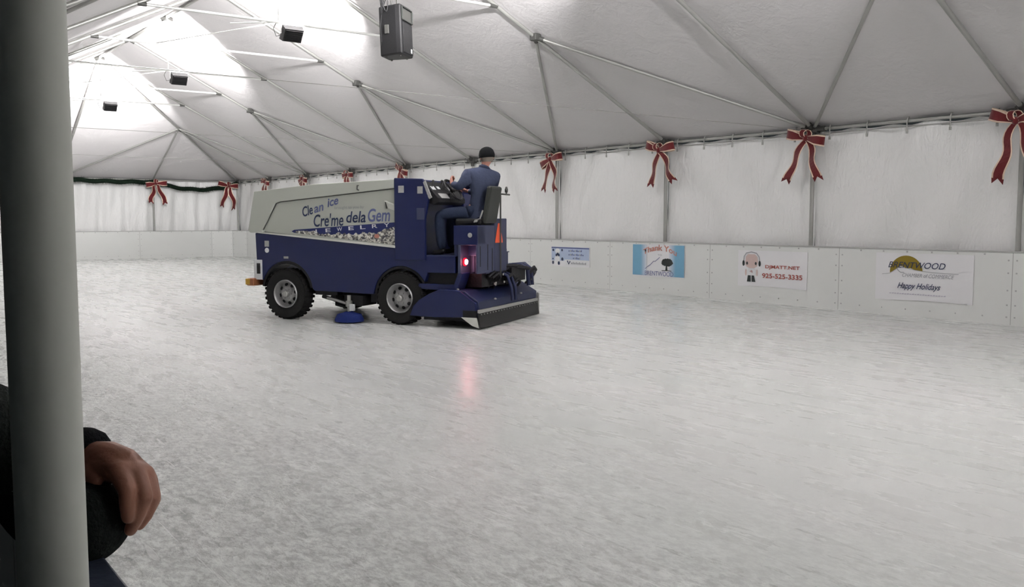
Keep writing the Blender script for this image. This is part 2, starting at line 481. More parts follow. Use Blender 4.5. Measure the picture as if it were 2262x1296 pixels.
rs=random.Random(3)
def fold(x, seed):
    return (0.035*math.sin(x*2.1+seed)+0.02*math.sin(x*5.3+1.7*seed)+0.010*math.sin(x*11.7+seed*3))
def side_right():
    m=MB()
    for i in range(NB):
        x0,x1=px_(i),px_(i+1)
        def fn(a,t,i=i):
            x=x0+(x1-x0)*a; z=0.75+(HE-0.02-0.75)*t
            # pulled tight at the top hooks, diagonal pleats running down from the upper corners
            sc=0.035*(0.5-0.5*math.cos(a*5*2*PI))*max(0,(t-0.8)/0.2)
            pl=0.05*math.sin((a*3.5+t*1.6*(1 if i%2 else -1))*5+i*2.2)*math.sin(PI*min(1,a*1.0))
            y=YR-0.10+fold(x*1.3+z*0.5,i)*0.55+pl
            return (x,y,z-sc)
        m.grid(fn,30,14)
    return m
def side_far():
    m=MB()
    def fn(a,t):
        y=YR-0.1+(YL+0.2-YR)*a; z=0.75+(HE-0.02-0.75)*t
        x=XE+0.10+0.05*math.sin(y*6.3+0.6*math.sin(z*2))+0.035*math.sin(y*13+z)+0.05*math.sin(y*2.2+z*1.3)
        return (x,y,z)
    m.grid(fn,220,10)
    return m
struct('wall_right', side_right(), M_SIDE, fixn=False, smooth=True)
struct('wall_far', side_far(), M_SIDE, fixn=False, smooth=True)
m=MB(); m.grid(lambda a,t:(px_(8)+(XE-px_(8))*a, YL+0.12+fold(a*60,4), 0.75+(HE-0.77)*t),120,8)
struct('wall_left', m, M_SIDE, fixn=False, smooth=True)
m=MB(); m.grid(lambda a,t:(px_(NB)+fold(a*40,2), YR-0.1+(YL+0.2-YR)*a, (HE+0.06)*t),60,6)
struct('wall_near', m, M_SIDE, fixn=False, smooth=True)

# ---------------------------------------------------------------- tent frame (one bolted thing)
FR=empty('tent_truss',(XE,YR,0),0,'grey aluminium tube frame holding up the whole white canopy','tent truss')
FO=(XE,YR,0)
TR=0.036
NR=12
def tb(name,a,b,r=TR,mt=None,par=None,seg=10,joint=False):
    m=MB(); m.tube([a,b],r,seg)
    if joint:
        d=(Vector(b)-Vector(a)).normalized()
        for q,s_ in ((Vector(a),1),(Vector(b),-1)):
            m.tube([q,q+d*0.16*s_],r*1.45,seg,1)
    o=m.build(name,[mt or M_ALU,M_JOINT],par or FR,off=FO if par is None or par is FR else FO,smooth=False,auto=40)
    return o
def on_slope(i,t,side=0):
    """point on rafter i; t from eave 0 to ridge 1"""
    y=(YR+(YM-YR)*t) if side==0 else (YL+(YM-YL)*t)
    return (px_(i),y,HE+(HR-HE)*t)
TN=0.5        # where the braces meet the odd rafters
TT=0.625      # where the cross ties sit
for i in range(0,NR+1):
    tb('post',(px_(i),YR,0.0),(px_(i),YR,HE),0.037)
for k in (1,2,3,4):
    tb('post',(XE,YR+SE*k,0.0),(XE,YR+SE*k,HE),0.037)
for i in range(4,9): tb('post',(px_(i),YL,0.0),(px_(i),YL,HE),0.037)
for side,yy in ((0,YR),(1,YL)):
    for i in range(NR): tb('eave_rail',(px_(i),yy,HE),(px_(i+1),yy,HE),0.030)
for k in range(4): tb('eave_rail',(XE,YR+SE*k,HE),(XE,YR+SE*(k+1),HE),0.030)
for i in range(NR): tb('lower_rail',(px_(i),YR-0.03,HE-0.085),(px_(i+1),YR-0.03,HE-0.085),0.010,M_ALU)
for i in range(2,NR+1):
    for side in (0,1):
        tb('rafter',on_slope(i,0,side),on_slope(i,1,side),TR,joint=True)
for i in range(2,NR): tb('ridge_beam',on_slope(i,1),on_slope(i+1,1),TR)
RE=on_slope(2,1)
NODE=(px_(1),YR+SE,HE+(HR-HE)*0.5); NODL=(px_(1),YL-SE,HE+(HR-HE)*0.5)
for c,n in (((XE,YR,HE),NODE),((XE,YL,HE),NODL)):
    tb('hip_rafter',c,n,TR,joint=True); tb('hip_rafter',n,RE,TR)
tb('end_rafter',(XE,YM,HE),RE,TR,joint=True)
for side,n,sg in ((0,NODE,1),(1,NODL,-1)):
    y0=YR if side==0 else YL
    tb('brace',n,(px_(1),y0,HE),0.030); tb('brace',n,(px_(2),y0,HE),0.022)
    tb('brace',n,(XE,y0+sg*SE,HE),0.030); tb('brace',n,(XE,YM,HE),0.030)
    for i in range(3,NR+1,2):
        q=on_slope(i,TN,side)
        tb('brace',q,(px_(i-1),y0,HE),0.030,joint=True)
        if i<NR: tb('brace',q,(px_(i+1),y0,HE),0.030,joint=True)
        m=MB(); m.box(q,(0.17,0.15,0.13)); m.build('gusset',M_JOINT,FR,off=FO,bevel=0.02)
for i in range(2,NR+1):
    a=on_slope(i,TT,0); b=on_slope(i,TT,1)
    tb('cross_tie',a,b,0.026,M_ALUW,joint=True)
    if i%2==0:
        mid=(px_(i),YM,a[2]); tb('king_post',mid,on_slope(i,1),0.018,M_ALUW)
        tb('tie_strut',mid,(px_(i)+0.55,YM+0.75,a[2]-0.02),0.014,M_ALUW)
for i in (4,6,8):
    tb('cross_cable',(px_(i),YR,HE-0.02),(px_(i),YL,HE-0.02),0.004,M_ALU,seg=6)
    tb('cross_cable',(px_(i),YM,on_slope(i,TT)[2]),(px_(i-1),YM+1.3,on_slope(i,TT)[2]),0.010,M_ALUW,seg=6)
# cluster of fittings where rafters meet the eave
for i in range(0,11):
    m=MB(); c=Vector((px_(i),YR+0.01,HE))
    m.box(c,(0.22,0.12,0.14),1); m.box(c+Vector((0.17,0,0.0)),(0.14,0.09,0.09),1); m.box(c+Vector((-0.17,0,0.0)),(0.14,0.09,0.09),1)
    m.tube([c+Vector((0,0,-0.16)),c+Vector((0,0,0.02))],0.05,10,1)
    m.build('corner_fitting',[M_ALU,M_JOINT],FR,off=FO,bevel=0.012)
# sidewall clips over the eave rail, five to a bay
for i in range(0,10):
    for k in range(5):
        x=px_(i)-S*(k+0.5)/5
        m=MB(); m.tube([(x,YR+0.045,HE-0.17),(x,YR+0.048,HE-0.02),(x,YR+0.03,HE+0.045),(x,YR-0.01,HE+0.06)],0.011,6)
        m.box((x,YR+0.045,HE-0.18),(0.035,0.014,0.05))
        m.build('clip',M_ALU,FR,off=FO)

# ---------------------------------------------------------------- rink boards
def board_run(name,label,pts,height,cat='rink boards',capm=None,kick=True,width=0.045,seamscrew=True,inward=None):
    """pts: corner points along the ice-side face; one panel between each pair"""
    E=empty(name,(pts[0][0],pts[0][1],0),0,label,cat); off=(pts[0][0],pts[0][1],0)
    for a,b in zip(pts[:-1],pts[1:]):
        A=Vector((a[0],a[1],0)); B=Vector((b[0],b[1],0)); d=(B-A); Ln=d.length; d.normalize()
        n=Vector((-d.y,d.x,0))*(inward or 1)       # towards the ice
        m=MB()
        R=Matrix((d,n,Vector((0,0,1)))).transposed()
        mid=(A+B)/2
        m.box(mid-n*width/2+Vector((0,0,height/2)),(Ln-0.012,width,height),0,R)
        if seamscrew:
            # bolts up both ends, along the top and the foot
            for q in (0.06,Ln-0.06):
                for z in (0.12,0.30,0.52,0.78,0.97):
                    m.box(A+d*q+n*0.002+Vector((0,0,z)),(0.022,0.006,0.022),1,R)
            k=int(Ln/0.42)
            for j in range(1,k+1):
                q=Ln*j/(k+1)
                m.box(A+d*q+n*0.002+Vector((0,0,height-0.035)),(0.026,0.006,0.026),1,R)
                m.box(A+d*q+n*0.002+Vector((0,0,0.115)),(0.022,0.006,0.022),1,R)
        m.build('board_panel',[M_BOARD,M_SCREW],E,off=off)
        m=MB(); m.box(mid-n*(width/2)+Vector((0,0,height+0.008)),(Ln,width+0.035,0.022),0,R)
        m.build('top_cap',capm or M_SEAM,E,off=off,bevel=0.004)
        m=MB(); m.box(A-n*0.012+Vector((0,0,height/2)),(0.014,0.02,height-0.01),0,R); m.build('seam_strip',M_SEAM,E,off=off)
    return E
seams=[6.43+2.92*k for k in range(-4,11)]
seams=[x for x in seams if x<XB-1.2]
ptsR=[(x,YB) for x in seams]+[(XB-1.1,YB)]
board_run('rink_boards','long white rink boards under the right-hand sidewall, carrying the sponsor banners',ptsR,HB,inward=1)
# far boards with rounded corners
def arc(cx,cy,r,a0,a1,n): return [(cx+r*math.cos(math.radians(a0+(a1-a0)*k/n)),cy+r*math.sin(math.radians(a0+(a1-a0)*k/n))) for k in range(n+1)]
far=[(XB-1.1,YB),(XB-0.32,YB+0.32),(XB,YB+1.1)]+[(XB,-13.0+2.92*k) for k in range(1,4)]+[(XB-0.05,-2.6),(XB-1.3,-1.1),(XB-3.2,-0.45)]
board_run('rink_boards','white rink boards curving across the far end below the garland',far,HB,inward=1)
# near boards: only the stretch beside the camera, dark topped
board_run('rink_boards','white rink boards with a dark cap under the leaning person',[(35.4-3.08*k,-0.29) for k in range(10)]+[(4.6,-0.29),(1.9,-0.29),(-1.2,-0.29)],HB-0.012,capm=M_CAPD,inward=1,width=0.04,seamscrew=False)

# ---------------------------------------------------------------- bows
def ribbon(m, pts, wd, w):
    """pts centreline; wd width direction(s); w width(s)"""
    n=len(pts); rows=[]
    b=len(m.v)
    for i,p in enumerate(pts):
        d=Vector(wd[i] if isinstance(wd,list) else wd).normalized(); ww=w[i] if isinstance(w,list) else w
        for k in (-0.5,-0.37,0.37,0.5): m.v.append(tuple(Vector(p)+d*ww*k))
    for i in range(n-1):
        for k in range(3):
            a=b+i*4+k
            m.f.append([a,a+1,a+5,a+4]); m.m.append(0 if k==1 else 1)
def bow_parts(E, seed, sc=1.0):
    r=random.Random(seed)
    mats=[M_RED,M_GOLD]
    for sg in (-1,1):
        tilt=r.uniform(-0.45,0.75); R=Matrix.Rotation(sg*-tilt,3,'Y')
        Lh=r.uniform(0.34,0.42)*sc
        pts=[];wd=[];ws=[]
        for k in range(15):
            a=PI*2*k/14
            x=Lh*0.5*(1-math.cos(a)); y=0.085*math.sin(a)*(0.4+0.6*x/Lh)+0.05
            f=x/Lh
            pts.append(R@Vector((sg*x,y,0.0))); wd.append(R@Vector((0.25*sg*math.sin(a),0,1))); ws.append((0.07+0.12*min(1,f*1.6))*sc)
        m=MB(); ribbon(m,pts,wd,ws); m.build('loop',mats,E,fixn=False,smooth=True,solid=0.006)
        # tail
        out=r.uniform(0.16,0.34); ln=r.uniform(0.60,0.80)*sc
        pts=[];wd=[];ws=[]
        for k in range(13):
            t=k/12
            x=sg*(0.03+out*t**0.8); z=-0.04-ln*t
            y=0.06+0.05*math.sin(t*7+seed)*t; x+=0.035*math.sin(t*8+seed*2+sg)
            pts.append(Vector((x,y,z))); wd.append(Vector((1,0.35*math.sin(t*5+seed),sg*0.30))); ws.append((0.09+0.08*min(1,t*3))*sc)
        m=MB(); ribbon(m,pts,wd,ws)
        # swallow-tail notch
        e=pts[-1]; d=(pts[-1]-pts[-2]).normalized(); wdir=wd[-1].normalized(); W_=ws[-1]
        for q in (-1,1):
            m.add([e+wdir*W_*0.5*q,e,e+wdir*W_*0.46*q+d*0.09],[(0,1,2)],0)
        m.build('tail',mats,E,fixn=False,smooth=False,solid=0.005)
    # short extra loop standing out of the middle, and the knot
    pts=[];wd=[];ws=[]
    for k in range(11):
        a=PI*2*k/10
        pts.append(Vector((0.05*math.sin(a)+r.uniform(-.005,.005),0.09+0.05*math.sin(a),0.075*(1-math.cos(a))*sc)))
        wd.append(Vector((1,0.15,0.1))); ws.append(0.10*sc)
    m=MB(); ribbon(m,pts,wd,ws); m.build('loop',mats,E,fixn=False,smooth=True,solid=0.006)
    m=MB(); m.lathe([(0.0,-0.055),(0.035,-0.05),(0.045,0),(0.035,0.05),(0.0,0.055)],Matrix.Translation((0,0.085,0)),12)
    m.build('knot',M_RED,E,smooth=True)
bow_labels={
 1:'red bow on the right eave nearest the far corner, above the white tank front',
 2:'second red bow from the far corner along the right eave, above the tank',
 3:'red bow above the middle of the white tank, left of its filler hook',
 4:'red bow directly above the front edge of the blue tower',
 6:'gold-edged red bow on the post above the smallest, dotted banner',
 7:'red gold-edged bow on the post above the sky-blue thank-you banner',
 8:'red gold-edged bow on the post right of the headphone cartoon banner',
 9:'red bow cut off by the right border, on the last post'}
for i,lab in bow_labels.items():
    E=empty('ribbon_bow',(px_(i)+0.02,YR+0.13,HE-(0.16 if i>4 else 0.12)),0,lab,'bow','red christmas bows tied along the eaves')
    E.rotation_euler=(0,0.09*((i*7)%5-2),PI+0.0 if i%2 else 0)
    if i%2: E.rotation_euler=(0,0.09*((i*7)%5-2),0)
    bow_parts(E,i*13+5,1.0 if i>4 else 0.95)
for k,lab,dz in ((0,'red bow hanging in the far right corner at the garland end',-0.20),(1,'red bow in the middle of the dark garland on the far wall',-0.16),(2,'red bow beside the foreground tube at the garland start on the far wall',-0.05)):
    E=empty('ribbon_bow',(XE-0.36,YR+SE*k+(0.52 if k==0 else 0),HE+dz),PI/2,lab,'bow','red christmas bows tied along the eaves')
    bow_parts(E,41+k*3,1.15)
# ---------------------------------------------------------------- garlands
def garland(y0,y1,z0,z1,sag,label,seed):
    r=random.Random(seed); m=MB(); n=70
    P=[]
    for k in range(n+1):
        t=k/n; P.append(Vector((XE-0.27,y0+(y1-y0)*t,z0+(z1-z0)*t-sag*4*t*(1-t)+0.02*math.sin(t*23+seed))))
    m.tube(P,0.085,7)
    for p in P:
        for q in range(34):
            a=r.uniform(0,2*PI); d=Vector((math.cos(a)*0.9,r.uniform(-0.9,0.9),math.sin(a))).normalized()
            l=r.uniform(0.12,0.20); b=p+Vector((0,r.uniform(-.03,.03),0)); s_=d.cross(Vector((0.3,1,0.2))).normalized()*0.022
            m.add([b-s_,b+s_,b+d*l],[(0,1,2)])
    o=m.build('garland',M_GAR,off=tuple(P[0]),fixn=False); o.location=P[0]
    tag(o,label,'garland','dark pine garlands along the far eave')
garland(YR+0.1,YR+SE,HE-0.10,HE-0.10,0.27,'sagging dark pine garland between the far corner bow and the middle bow',1)
garland(YR+SE,YR+2*SE,HE-0.10,HE-0.06,0.03,'nearly straight dark pine garland left of the middle bow on the far wall',2)
garland(YR+2*SE+0.1,YR+3*SE,HE-0.06,HE-0.06,0.05,'dark pine garland mostly hidden behind the foreground tube',3)

# ---------------------------------------------------------------- floodlights on the even ties
def floodlight(i,label):
    zt=HE+(HR-HE)*TT
    E=empty('floodlight',(px_(i),YM-0.27,zt),0,label,'floodlight','black floodlights hung under the cross ties')
    E.rotation_euler=(0,0,0)
    # housing tilted so its glass looks up and along the tent
    tilt=math.radians(54)
    R=Matrix.Rotation(tilt,3,'Y')        # local z -> direction (sin,0,cos)
    c=Vector((0.0,0,-0.20))
    m=MB()
    def T(p): return c+R@Vector(p)
    pts=[(-0.15,-0.21,0.06),(-0.15,0.21,0.06),(0.15,0.21,0.06),(0.15,-0.21,0.06)]
    bk=[(-0.13,-0.19,-0.07),(-0.13,0.19,-0.07),(0.13,0.19,-0.07),(0.13,-0.19,-0.07)]
    m.add([T(p) for p in pts+bk],[(4,5,6,7),(0,4,7,3),(1,2,6,5),(0,1,5,4),(3,7,6,2)])
    for k in range(6):
        x=-0.11+0.044*k
        m.box(T((x,0,-0.085)),(0.008,0.34,0.03),0,R)
    m.build('housing',M_BLACK,E,bevel=0.006)
    m=MB(); m.box(T((0,0,0.045)),(0.27,0.39,0.006),0,R); m.build('lens',M_LENS,E)
    m=MB(); m.tube([T((0,-0.225,0)),(0,-0.225,-0.06),(0,-0.225,-0.015),(0,0.225,-0.015),(0,0.225,-0.06),T((0,0.225,0))],0.010,6); m.tube([(0,0,-0.02),(0,0,0.04)],0.02,8)
    m.build('bracket',M_ALUW,E)
    m=MB(); m.tube([T((0.02,0.2,-0.02)),(0.06,0.30,-0.26),(0.05,0.36,-0.12),(0.0,0.30,0.03)],0.008,6); m.build('power_lead',M_JOINT,E)
    ld=bpy.data.lights.new('flood_lamp','SPOT'); ld.energy=FLOOD_W; ld.color=FLOOD_COL
    ld.spot_size=math.radians(148); ld.spot_blend=0.30; ld.shadow_soft_size=0.06
    lo=bpy.data.objects.new('flood_lamp',ld); COL.objects.link(lo); lo.parent=E
    d=Matrix.Rotation(math.radians(37),3,'Y')@Vector((0,0,1)); lo.location=T((0,0,0.09)); lo.rotation_euler=(-d).to_track_quat('Z','Y').to_euler()
    return E
floodlight(6,'black floodlight box nearest the hanging loudspeaker')
floodlight(4,'middle black floodlight box under the bright canopy')
floodlight(2,'farthest black floodlight box, small, beside the foreground tube')
floodlight(8,'black floodlight box just above the top border over the ice')
floodlight(10,'black floodlight box overhead, level with the camera')
floodlight(12,'added black floodlight box, unseen behind the camera, brightening the near end')  # extra fixture added out of view to lift the light on the near end

# ---------------------------------------------------------------- loudspeaker
def loudspeaker():
    E=empty('loudspeaker',(13.55,-7.72,4.27),0,'black loudspeaker hanging high above the ice from the tent frame','loudspeaker')
    E.rotation_euler=(math.radians(-3),math.radians(2),math.radians(-54)); E.scale=(1.12,1.12,1.12)
    # local: x right, -y front, z up
    W2,D2,H2=0.21,0.20,0.73
    m=MB()
    prof=[(-0.20,-0.19),(0.20,-0.19),(0.205,-0.10),(0.15,0.19),(-0.15,0.19),(-0.205,-0.10)]
    m.prism(prof,'z',0,H2)
    m.build('cabinet',M_BLACK,E,bevel=0.025)
    m=MB(); m.bx((-0.165,-0.205,0.03),(0.165,-0.188,0.47)); m.build('grille',M_GRILLE,E,bevel=0.02)
    m=MB(); a=[( -0.15,0.50),(0.15,0.50),(0.17,0.68),(-0.17,0.68)]
    m.prism([(-0.16,0.51),(0.16,0.51),(0.165,0.675),(-0.165,0.675)],'y',-0.196,-0.186)
    m.build('horn',M_JOINT,E,bevel=0.01)
    m=MB()
    for z in (0.50,0.69): m.bx((-0.18,-0.215,z-0.008),(0.18,-0.186,z+0.008))
    for x in (-0.18,0.18): m.bx((x-0.008,-0.215,0.50),(x+0.008,-0.186,0.69))
    m.build('horn_rim',M_SEATV,E,bevel=0.006)
    m=MB(); m.box((0.10,-0.208,0.085),(0.035,0.006,0.06)); m.build('badge',M_WHITE,E)
    for sx in (-1,1):
        m=MB(); m.box((sx*0.185,0.05,0.38),(0.03,0.07,0.13)); o=m.build('side_handle',M_JOINT,E,bevel=0.008); o.rotation_euler=(0,0,0)
    m=MB(); m.tube([(-0.10,0.0,H2-0.01),(-0.10,0.0,H2+0.22),(-0.06,0,H2+0.33),(0.0,0,H2+0.36),(0.06,0,H2+0.33),(0.10,0,H2+0.22),(0.10,0.0,H2-0.01)],0.009,6); m.build('hanging_bracket',M_JOINT,E)
    m=MB(); pts=[]
    for k in range(34):
        a=k/33*2*PI*2.6; pts.append((-0.30-0.06*math.cos(a)+0.002*k,0.05+0.04*math.sin(a*0.5),H2-0.02+0.16*math.sin(a)+0.003*k))
    m.tube(pts,0.008,6); m.tube([pts[0],(-0.27,0.08,0.60),(-0.25,0.12,0.40),(-0.2,0.13,0.2),(-0.15,0.17,0.15)],0.007,6)
    m.tube([pts[-1],(-0.1,0.0,H2+0.33)],0.007,6)
    m.build('speaker_cable',M_BLACK,E)
    for p in ((-0.12,-0.12),(0.12,-0.12),(0.1,0.12),(-0.1,0.12)):
        m=MB(); m.lathe([(0.015,-0.02),(0.018,0.005)],Matrix.Translation((p[0],p[1],0)),10); m.build('rubber_foot',M_JOINT,E)
loudspeaker()

# ---------------------------------------------------------------- banners on the boards
def WM(E_loc,x,z,dy=0.0):
    """local frame for print on the right boards: x right as read from the ice, y up, z towards the ice"""
    M=Matrix(((-1,0,0,x-E_loc[0]),(0,0,1,dy),(0,1,0,z-E_loc[2]),(0,0,0,1)))
    return M
def banner(name,label,xl,xr,z0,z1,mt,zr=0.0,group='sponsor banners on the right-hand boards'):
    loc=(xl,YB+0.006,z0)
    E=empty(name,loc,0,label,'banner',group)
    m=MB(); wv=random.Random(int(xl*10))
    ph=wv.uniform(0,6)
    def fn(a,t):
        return (-(xl-xr)*a, 0.003+0.0015*math.sin(a*7+ph)*(1-t), (z1-z0)*t + 0.010*(1-t)*math.sin(a*5+ph))
    m.grid(fn,24,6,0); m.build('sheet',mt,E,fixn=False,smooth=False,solid=0.003)
    return E,loc
def flat(E,loc,name,poly,x,z,mt,thick=0.009):
    """flat printed shape; poly in metres, x right as read, y up, from (x,z)"""
    m=MB(); m.prism([(-p[0],p[1]) for p in poly],'y',thick-0.002,thick)
    o=m.build(name,mt,E); o.location=(x-loc[0],0,z-loc[2]); return o
def ell(cx,cy,rx,ry,n=24,a0=0,a1=360): return [(cx+rx*math.cos(math.radians(a0+(a1-a0)*k/n)),cy+ry*math.sin(math.radians(a0+(a1-a0)*k/n))) for k in range(n+(0 if a1-a0==360 else 1))]
def stroke(pts,w):
    L=[];R=[]
    for i,p in enumerate(pts):
        a=Vector(pts[max(0,i-1)]);b=Vector(pts[min(len(pts)-1,i+1)]); d=(b-a).normalized(); n=Vector((-d.y,d.x))
        L.append((p[0]+n.x*w/2,p[1]+n.y*w/2)); R.append((p[0]-n.x*w/2,p[1]-n.y*w/2))
    return L+R[::-1]

# small lilac banner with a dotted emblem
E,l=banner('sponsor_banner','small pale blue and white banner with black dots, right behind the machine',17.27,15.86,0.46,0.93,M_LILAC)
flat(E,l,'blue_field',[(0.02,0.13),(0.50,0.13),(0.50,0.16),(1.39,0.16),(1.39,0.46),(0.02,0.46)],17.27,0.46,M_PALEB,0.0105)
flat(E,l,'navy_band',[(0.02,0.425),(1.39,0.425),(1.39,0.455),(0.02,0.455)],17.27,0.46,M_INKV,0.0125)
flat(E,l,'white_blob',ell(0.25,0.36,0.09,0.065),17.27,0.46,M_WHITE,0.0125)
flat(E,l,'white_blob',ell(0.24,0.17,0.10,0.085),17.27,0.46,M_WHITE,0.0125)
for (a,b,rx,ry) in ((0.09,0.38,0.035,0.03),(0.42,0.385,0.03,0.03),(0.21,0.262,0.035,0.03),(0.30,0.262,0.035,0.03),(0.255,0.29,0.035,0.03),(0.43,0.17,0.04,0.04),(0.30,0.07,0.04,0.045),(0.08,0.17,0.02,0.02),(0.08,0.08,0.03,0.04)):
    flat(E,l,'black_dot',ell(a,b,rx,ry,12),17.27,0.46,M_INK,0.0145)
for (a,b,wd) in ((0.66,0.355,0.52),(0.66,0.265,0.60),(0.82,0.185,0.30)):
    for k in range(int(wd/0.055)):
        flat(E,l,'faint_print',[(a+k*0.055,b),(a+k*0.055+0.035+0.012*(k%2),b),(a+k*0.055+0.035,b+0.03+0.012*(k%3)),(a+k*0.055,b+0.03)],17.27,0.46,M_INKG if k%3==1 else M_INKV,0.0125)
flat(E,l,'white_panel',[(0.56,0.03),(1.37,0.03),(1.37,0.165),(0.56,0.165)],17.27,0.46,M_WHITE,0.0135)
flat(E,l,'logo_mark',stroke([(0.62,0.14),(0.67,0.06),(0.72,0.13)],0.035),17.27,0.46,M_INK,0.0155)
for k in range(10):
    flat(E,l,'faint_print',[(0.76+k*0.055,0.06),(0.795+k*0.055,0.06),(0.795+k*0.055,0.10+0.02*(k%2)),(0.76+k*0.055,0.10)],17.27,0.46,M_INKG,0.0155)

# sky-blue thank-you banner
E,l=banner('sponsor_banner','sky-blue banner with curved thank-you lettering and a black tree',14.45,12.93,0.36,1.05,M_LILAC)
for a,b in ((0.01,0.26),(1.26,1.51)):
    flat(E,l,'blue_side',[(a,0.02),(b,0.02),(b,0.68),(a,0.68)],14.45,0.36,M_SKYB,0.012)
for k in range(5):
    mt=mat('banner_blend_blue_%d'%k,[M*(1-(k+0.5)/5)+N_*((k+0.5)/5) for M,N_ in zip((0.16,0.36,0.52),(0.66,0.68,0.73))],0.45)
    for a in (0.26+0.035*k,1.26-0.035*(k+1)): flat(E,l,'blue_side',[(a,0.02),(a+0.035,0.02),(a+0.035,0.68),(a,0.68)],14.45,0.36,mt,0.012)
text('lettering','Thank You',M_SALM,WM(l,14.45-0.33,0.36+0.45,0.014),0.97,0.125,E,arc=0.11,bold=0.02)
text('lettering','TO',M_INKG,WM(l,14.45-0.76,0.36+0.45,0.014),0.12,0.035,E)
text('lettering','BRENTWOOD',M_INKV,WM(l,14.45-0.385,0.36+0.025,0.014),0.83,0.095,E)
flat(E,l,'mountain_line',stroke([(0.39,0.16),(0.46,0.21),(0.54,0.25),(0.64,0.33),(0.69,0.33),(0.82,0.42)],0.012),14.45,0.36,M_INKV,0.014)
tr=[]
for k in range(30):
    an=2*PI*k/30; q=1+0.07*math.sin(k*2.9)+0.04*math.sin(k*5.3)
    tr.append((1.035+0.165*q*math.cos(an),0.31+(0.09 if math.sin(an)>0 else 0.075)*q*math.sin(an)))
flat(E,l,'tree',tr,14.45,0.36,M_TREE,0.0145)
flat(E,l,'tree_trunk',[(0.985,0.145),(1.045,0.145),(1.03,0.25),(1.0,0.25)],14.45,0.36,M_TREE,0.0145)
flat(E,l,'tree_ground',stroke([(0.88,0.140),(1.02,0.147),(1.16,0.138)],0.014),14.45,0.36,M_TREE,0.0145)

# headphone cartoon banner
x0=11.55; z0=0.31
E,l=banner('sponsor_banner','white banner with a headphone-wearing cartoon figure and red web address',x0,9.99,z0,0.99,M_LILAC)
flat(E,l,'cartoon_head',[(0.18,0.46),(0.19,0.56),(0.24,0.61),(0.40,0.61),(0.46,0.56),(0.475,0.46),(0.45,0.38),(0.38,0.345),(0.27,0.345),(0.20,0.38)],x0,z0,M_FACE,0.0115)
flat(E,l,'headphone_band',stroke([(0.135,0.46),(0.145,0.56),(0.20,0.63),(0.32,0.65),(0.44,0.63),(0.50,0.56),(0.515,0.46)],0.018),x0,z0,M_INKG,0.0125)
for q in (0.135,0.515): flat(E,l,'headphone_cup',ell(q,0.435,0.026,0.055,14),x0,z0,M_TREE,0.0135)
for q in (0.22,0.425): flat(E,l,'cartoon_eye',ell(q,0.435,0.022,0.030,12),x0,z0,M_TREE,0.0135)
flat(E,l,'cartoon_shirt',[(0.23,0.20),(0.42,0.20),(0.44,0.28),(0.39,0.345),(0.26,0.345),(0.21,0.28)],x0,z0,M_WHITE,0.0125)
for q in (0.195,0.455): flat(E,l,'cartoon_arm',ell(q,0.26,0.02,0.065,10),x0,z0,M_FACE,0.0120)
text('lettering','dj',M_RUST,WM(l,x0-0.295,z0+0.255,0.015),0.06,0.05,E)
for q in (0,1): flat(E,l,'cartoon_leg',[(0.225+0.11*q,0.085),(0.315+0.11*q,0.085),(0.31+0.075*q,0.205),(0.245+0.09*q,0.205)],x0,z0,M_TREE,0.0135)
text('lettering','DJMATT.NET',M_RUST,WM(l,x0-0.65,z0+0.335,0.0135),0.76,0.082,E,bold=0.018)
text('lettering','925-525-3335',M_RUST,WM(l,x0-0.58,z0+0.17,0.0135),0.89,0.090,E,bold=0.018)

# golden half sun banner
x0=8.64; z0=0.26
E,l=banner('sponsor_banner','white banner with a golden half sun above italic grey lettering',x0,7.00,z0,1.03,M_LILAC)
hill=[(0.26,0.445),(0.36,0.50),(0.43,0.555),(0.47,0.56),(0.53,0.525),(0.62,0.53),(0.70,0.50),(0.82,0.485)]
flat(E,l,'golden_sun',hill+ell(0.54,0.47,0.282,0.262,22,2,182),x0,z0,M_SUN,0.012)
text('lettering','BRENTWOOD',M_INK,WM(l,x0-0.23,z0+0.53,0.0145),0.97,0.098,E,shear=0.3)
flat(E,l,'hill_line',stroke([(0.12,0.415),(0.26,0.435),(0.44,0.56),(0.54,0.53),(0.70,0.50),(0.95,0.475),(1.41,0.465)],0.006),x0,z0,M_INKG,0.0135)
flat(E,l,'swoosh',stroke([(0.38,0.52),(0.41,0.48),(0.45,0.455),(0.51,0.455)],0.010),x0,z0,M_INKG,0.0135)
text('lettering','CHAMBER of COMMERCE',M_INKG,WM(l,x0-0.48,z0+0.385,0.0135),0.86,0.060,E,shear=0.3)
text('lettering','Happy Holidays',M_INK,WM(l,x0-0.40,z0+0.165,0.0135),0.73,0.125,E,shear=0.45,bold=0.006)
for k in range(22):
    flat(E,l,'faint_print',[(0.26+k*0.044,0.100),(0.292+k*0.044,0.100),(0.292+k*0.044,0.113+0.006*(k%2)),(0.26+k*0.044,0.112)],x0,z0,M_FAINT,0.0125)

# black banner half hidden behind the machine
x0=20.6
E,l=banner('sponsor_banner','black banner with white script, mostly hidden behind the rear of the machine',x0,19.10,0.32,0.82,M_BLACK)
text('lettering','dion',M_WHITE,WM(l,x0-0.75,0.32+0.14,0.0135),0.60,0.22,E,shear=0.3)
flat(E,l,'rule',[(0.2,0.06),(1.40,0.06),(1.40,0.09),(0.2,0.09)],x0,0.32,M_INKG,0.0135)

# ---------------------------------------------------------------- foreground tube
m=MB(); m.tube([(1.155,-0.192,0.0),(1.155,-0.192,3.18)],0.0375,40); m.tube([(1.155,-0.192,2.98),(1.155,-0.192,3.2)],0.046,24,1)
E=m.build('tent_pole',[M_POST,M_JOINT],auto=40); tag(E,'thick grey-green round tent pole standing upright close to the camera','pole')
m=MB(); m.lathe([(0.09,-0.0),(0.09,0.012)],Matrix.Translation((1.155,-0.192,0.0)),24); m.build('base_plate',M_JOINT,E)

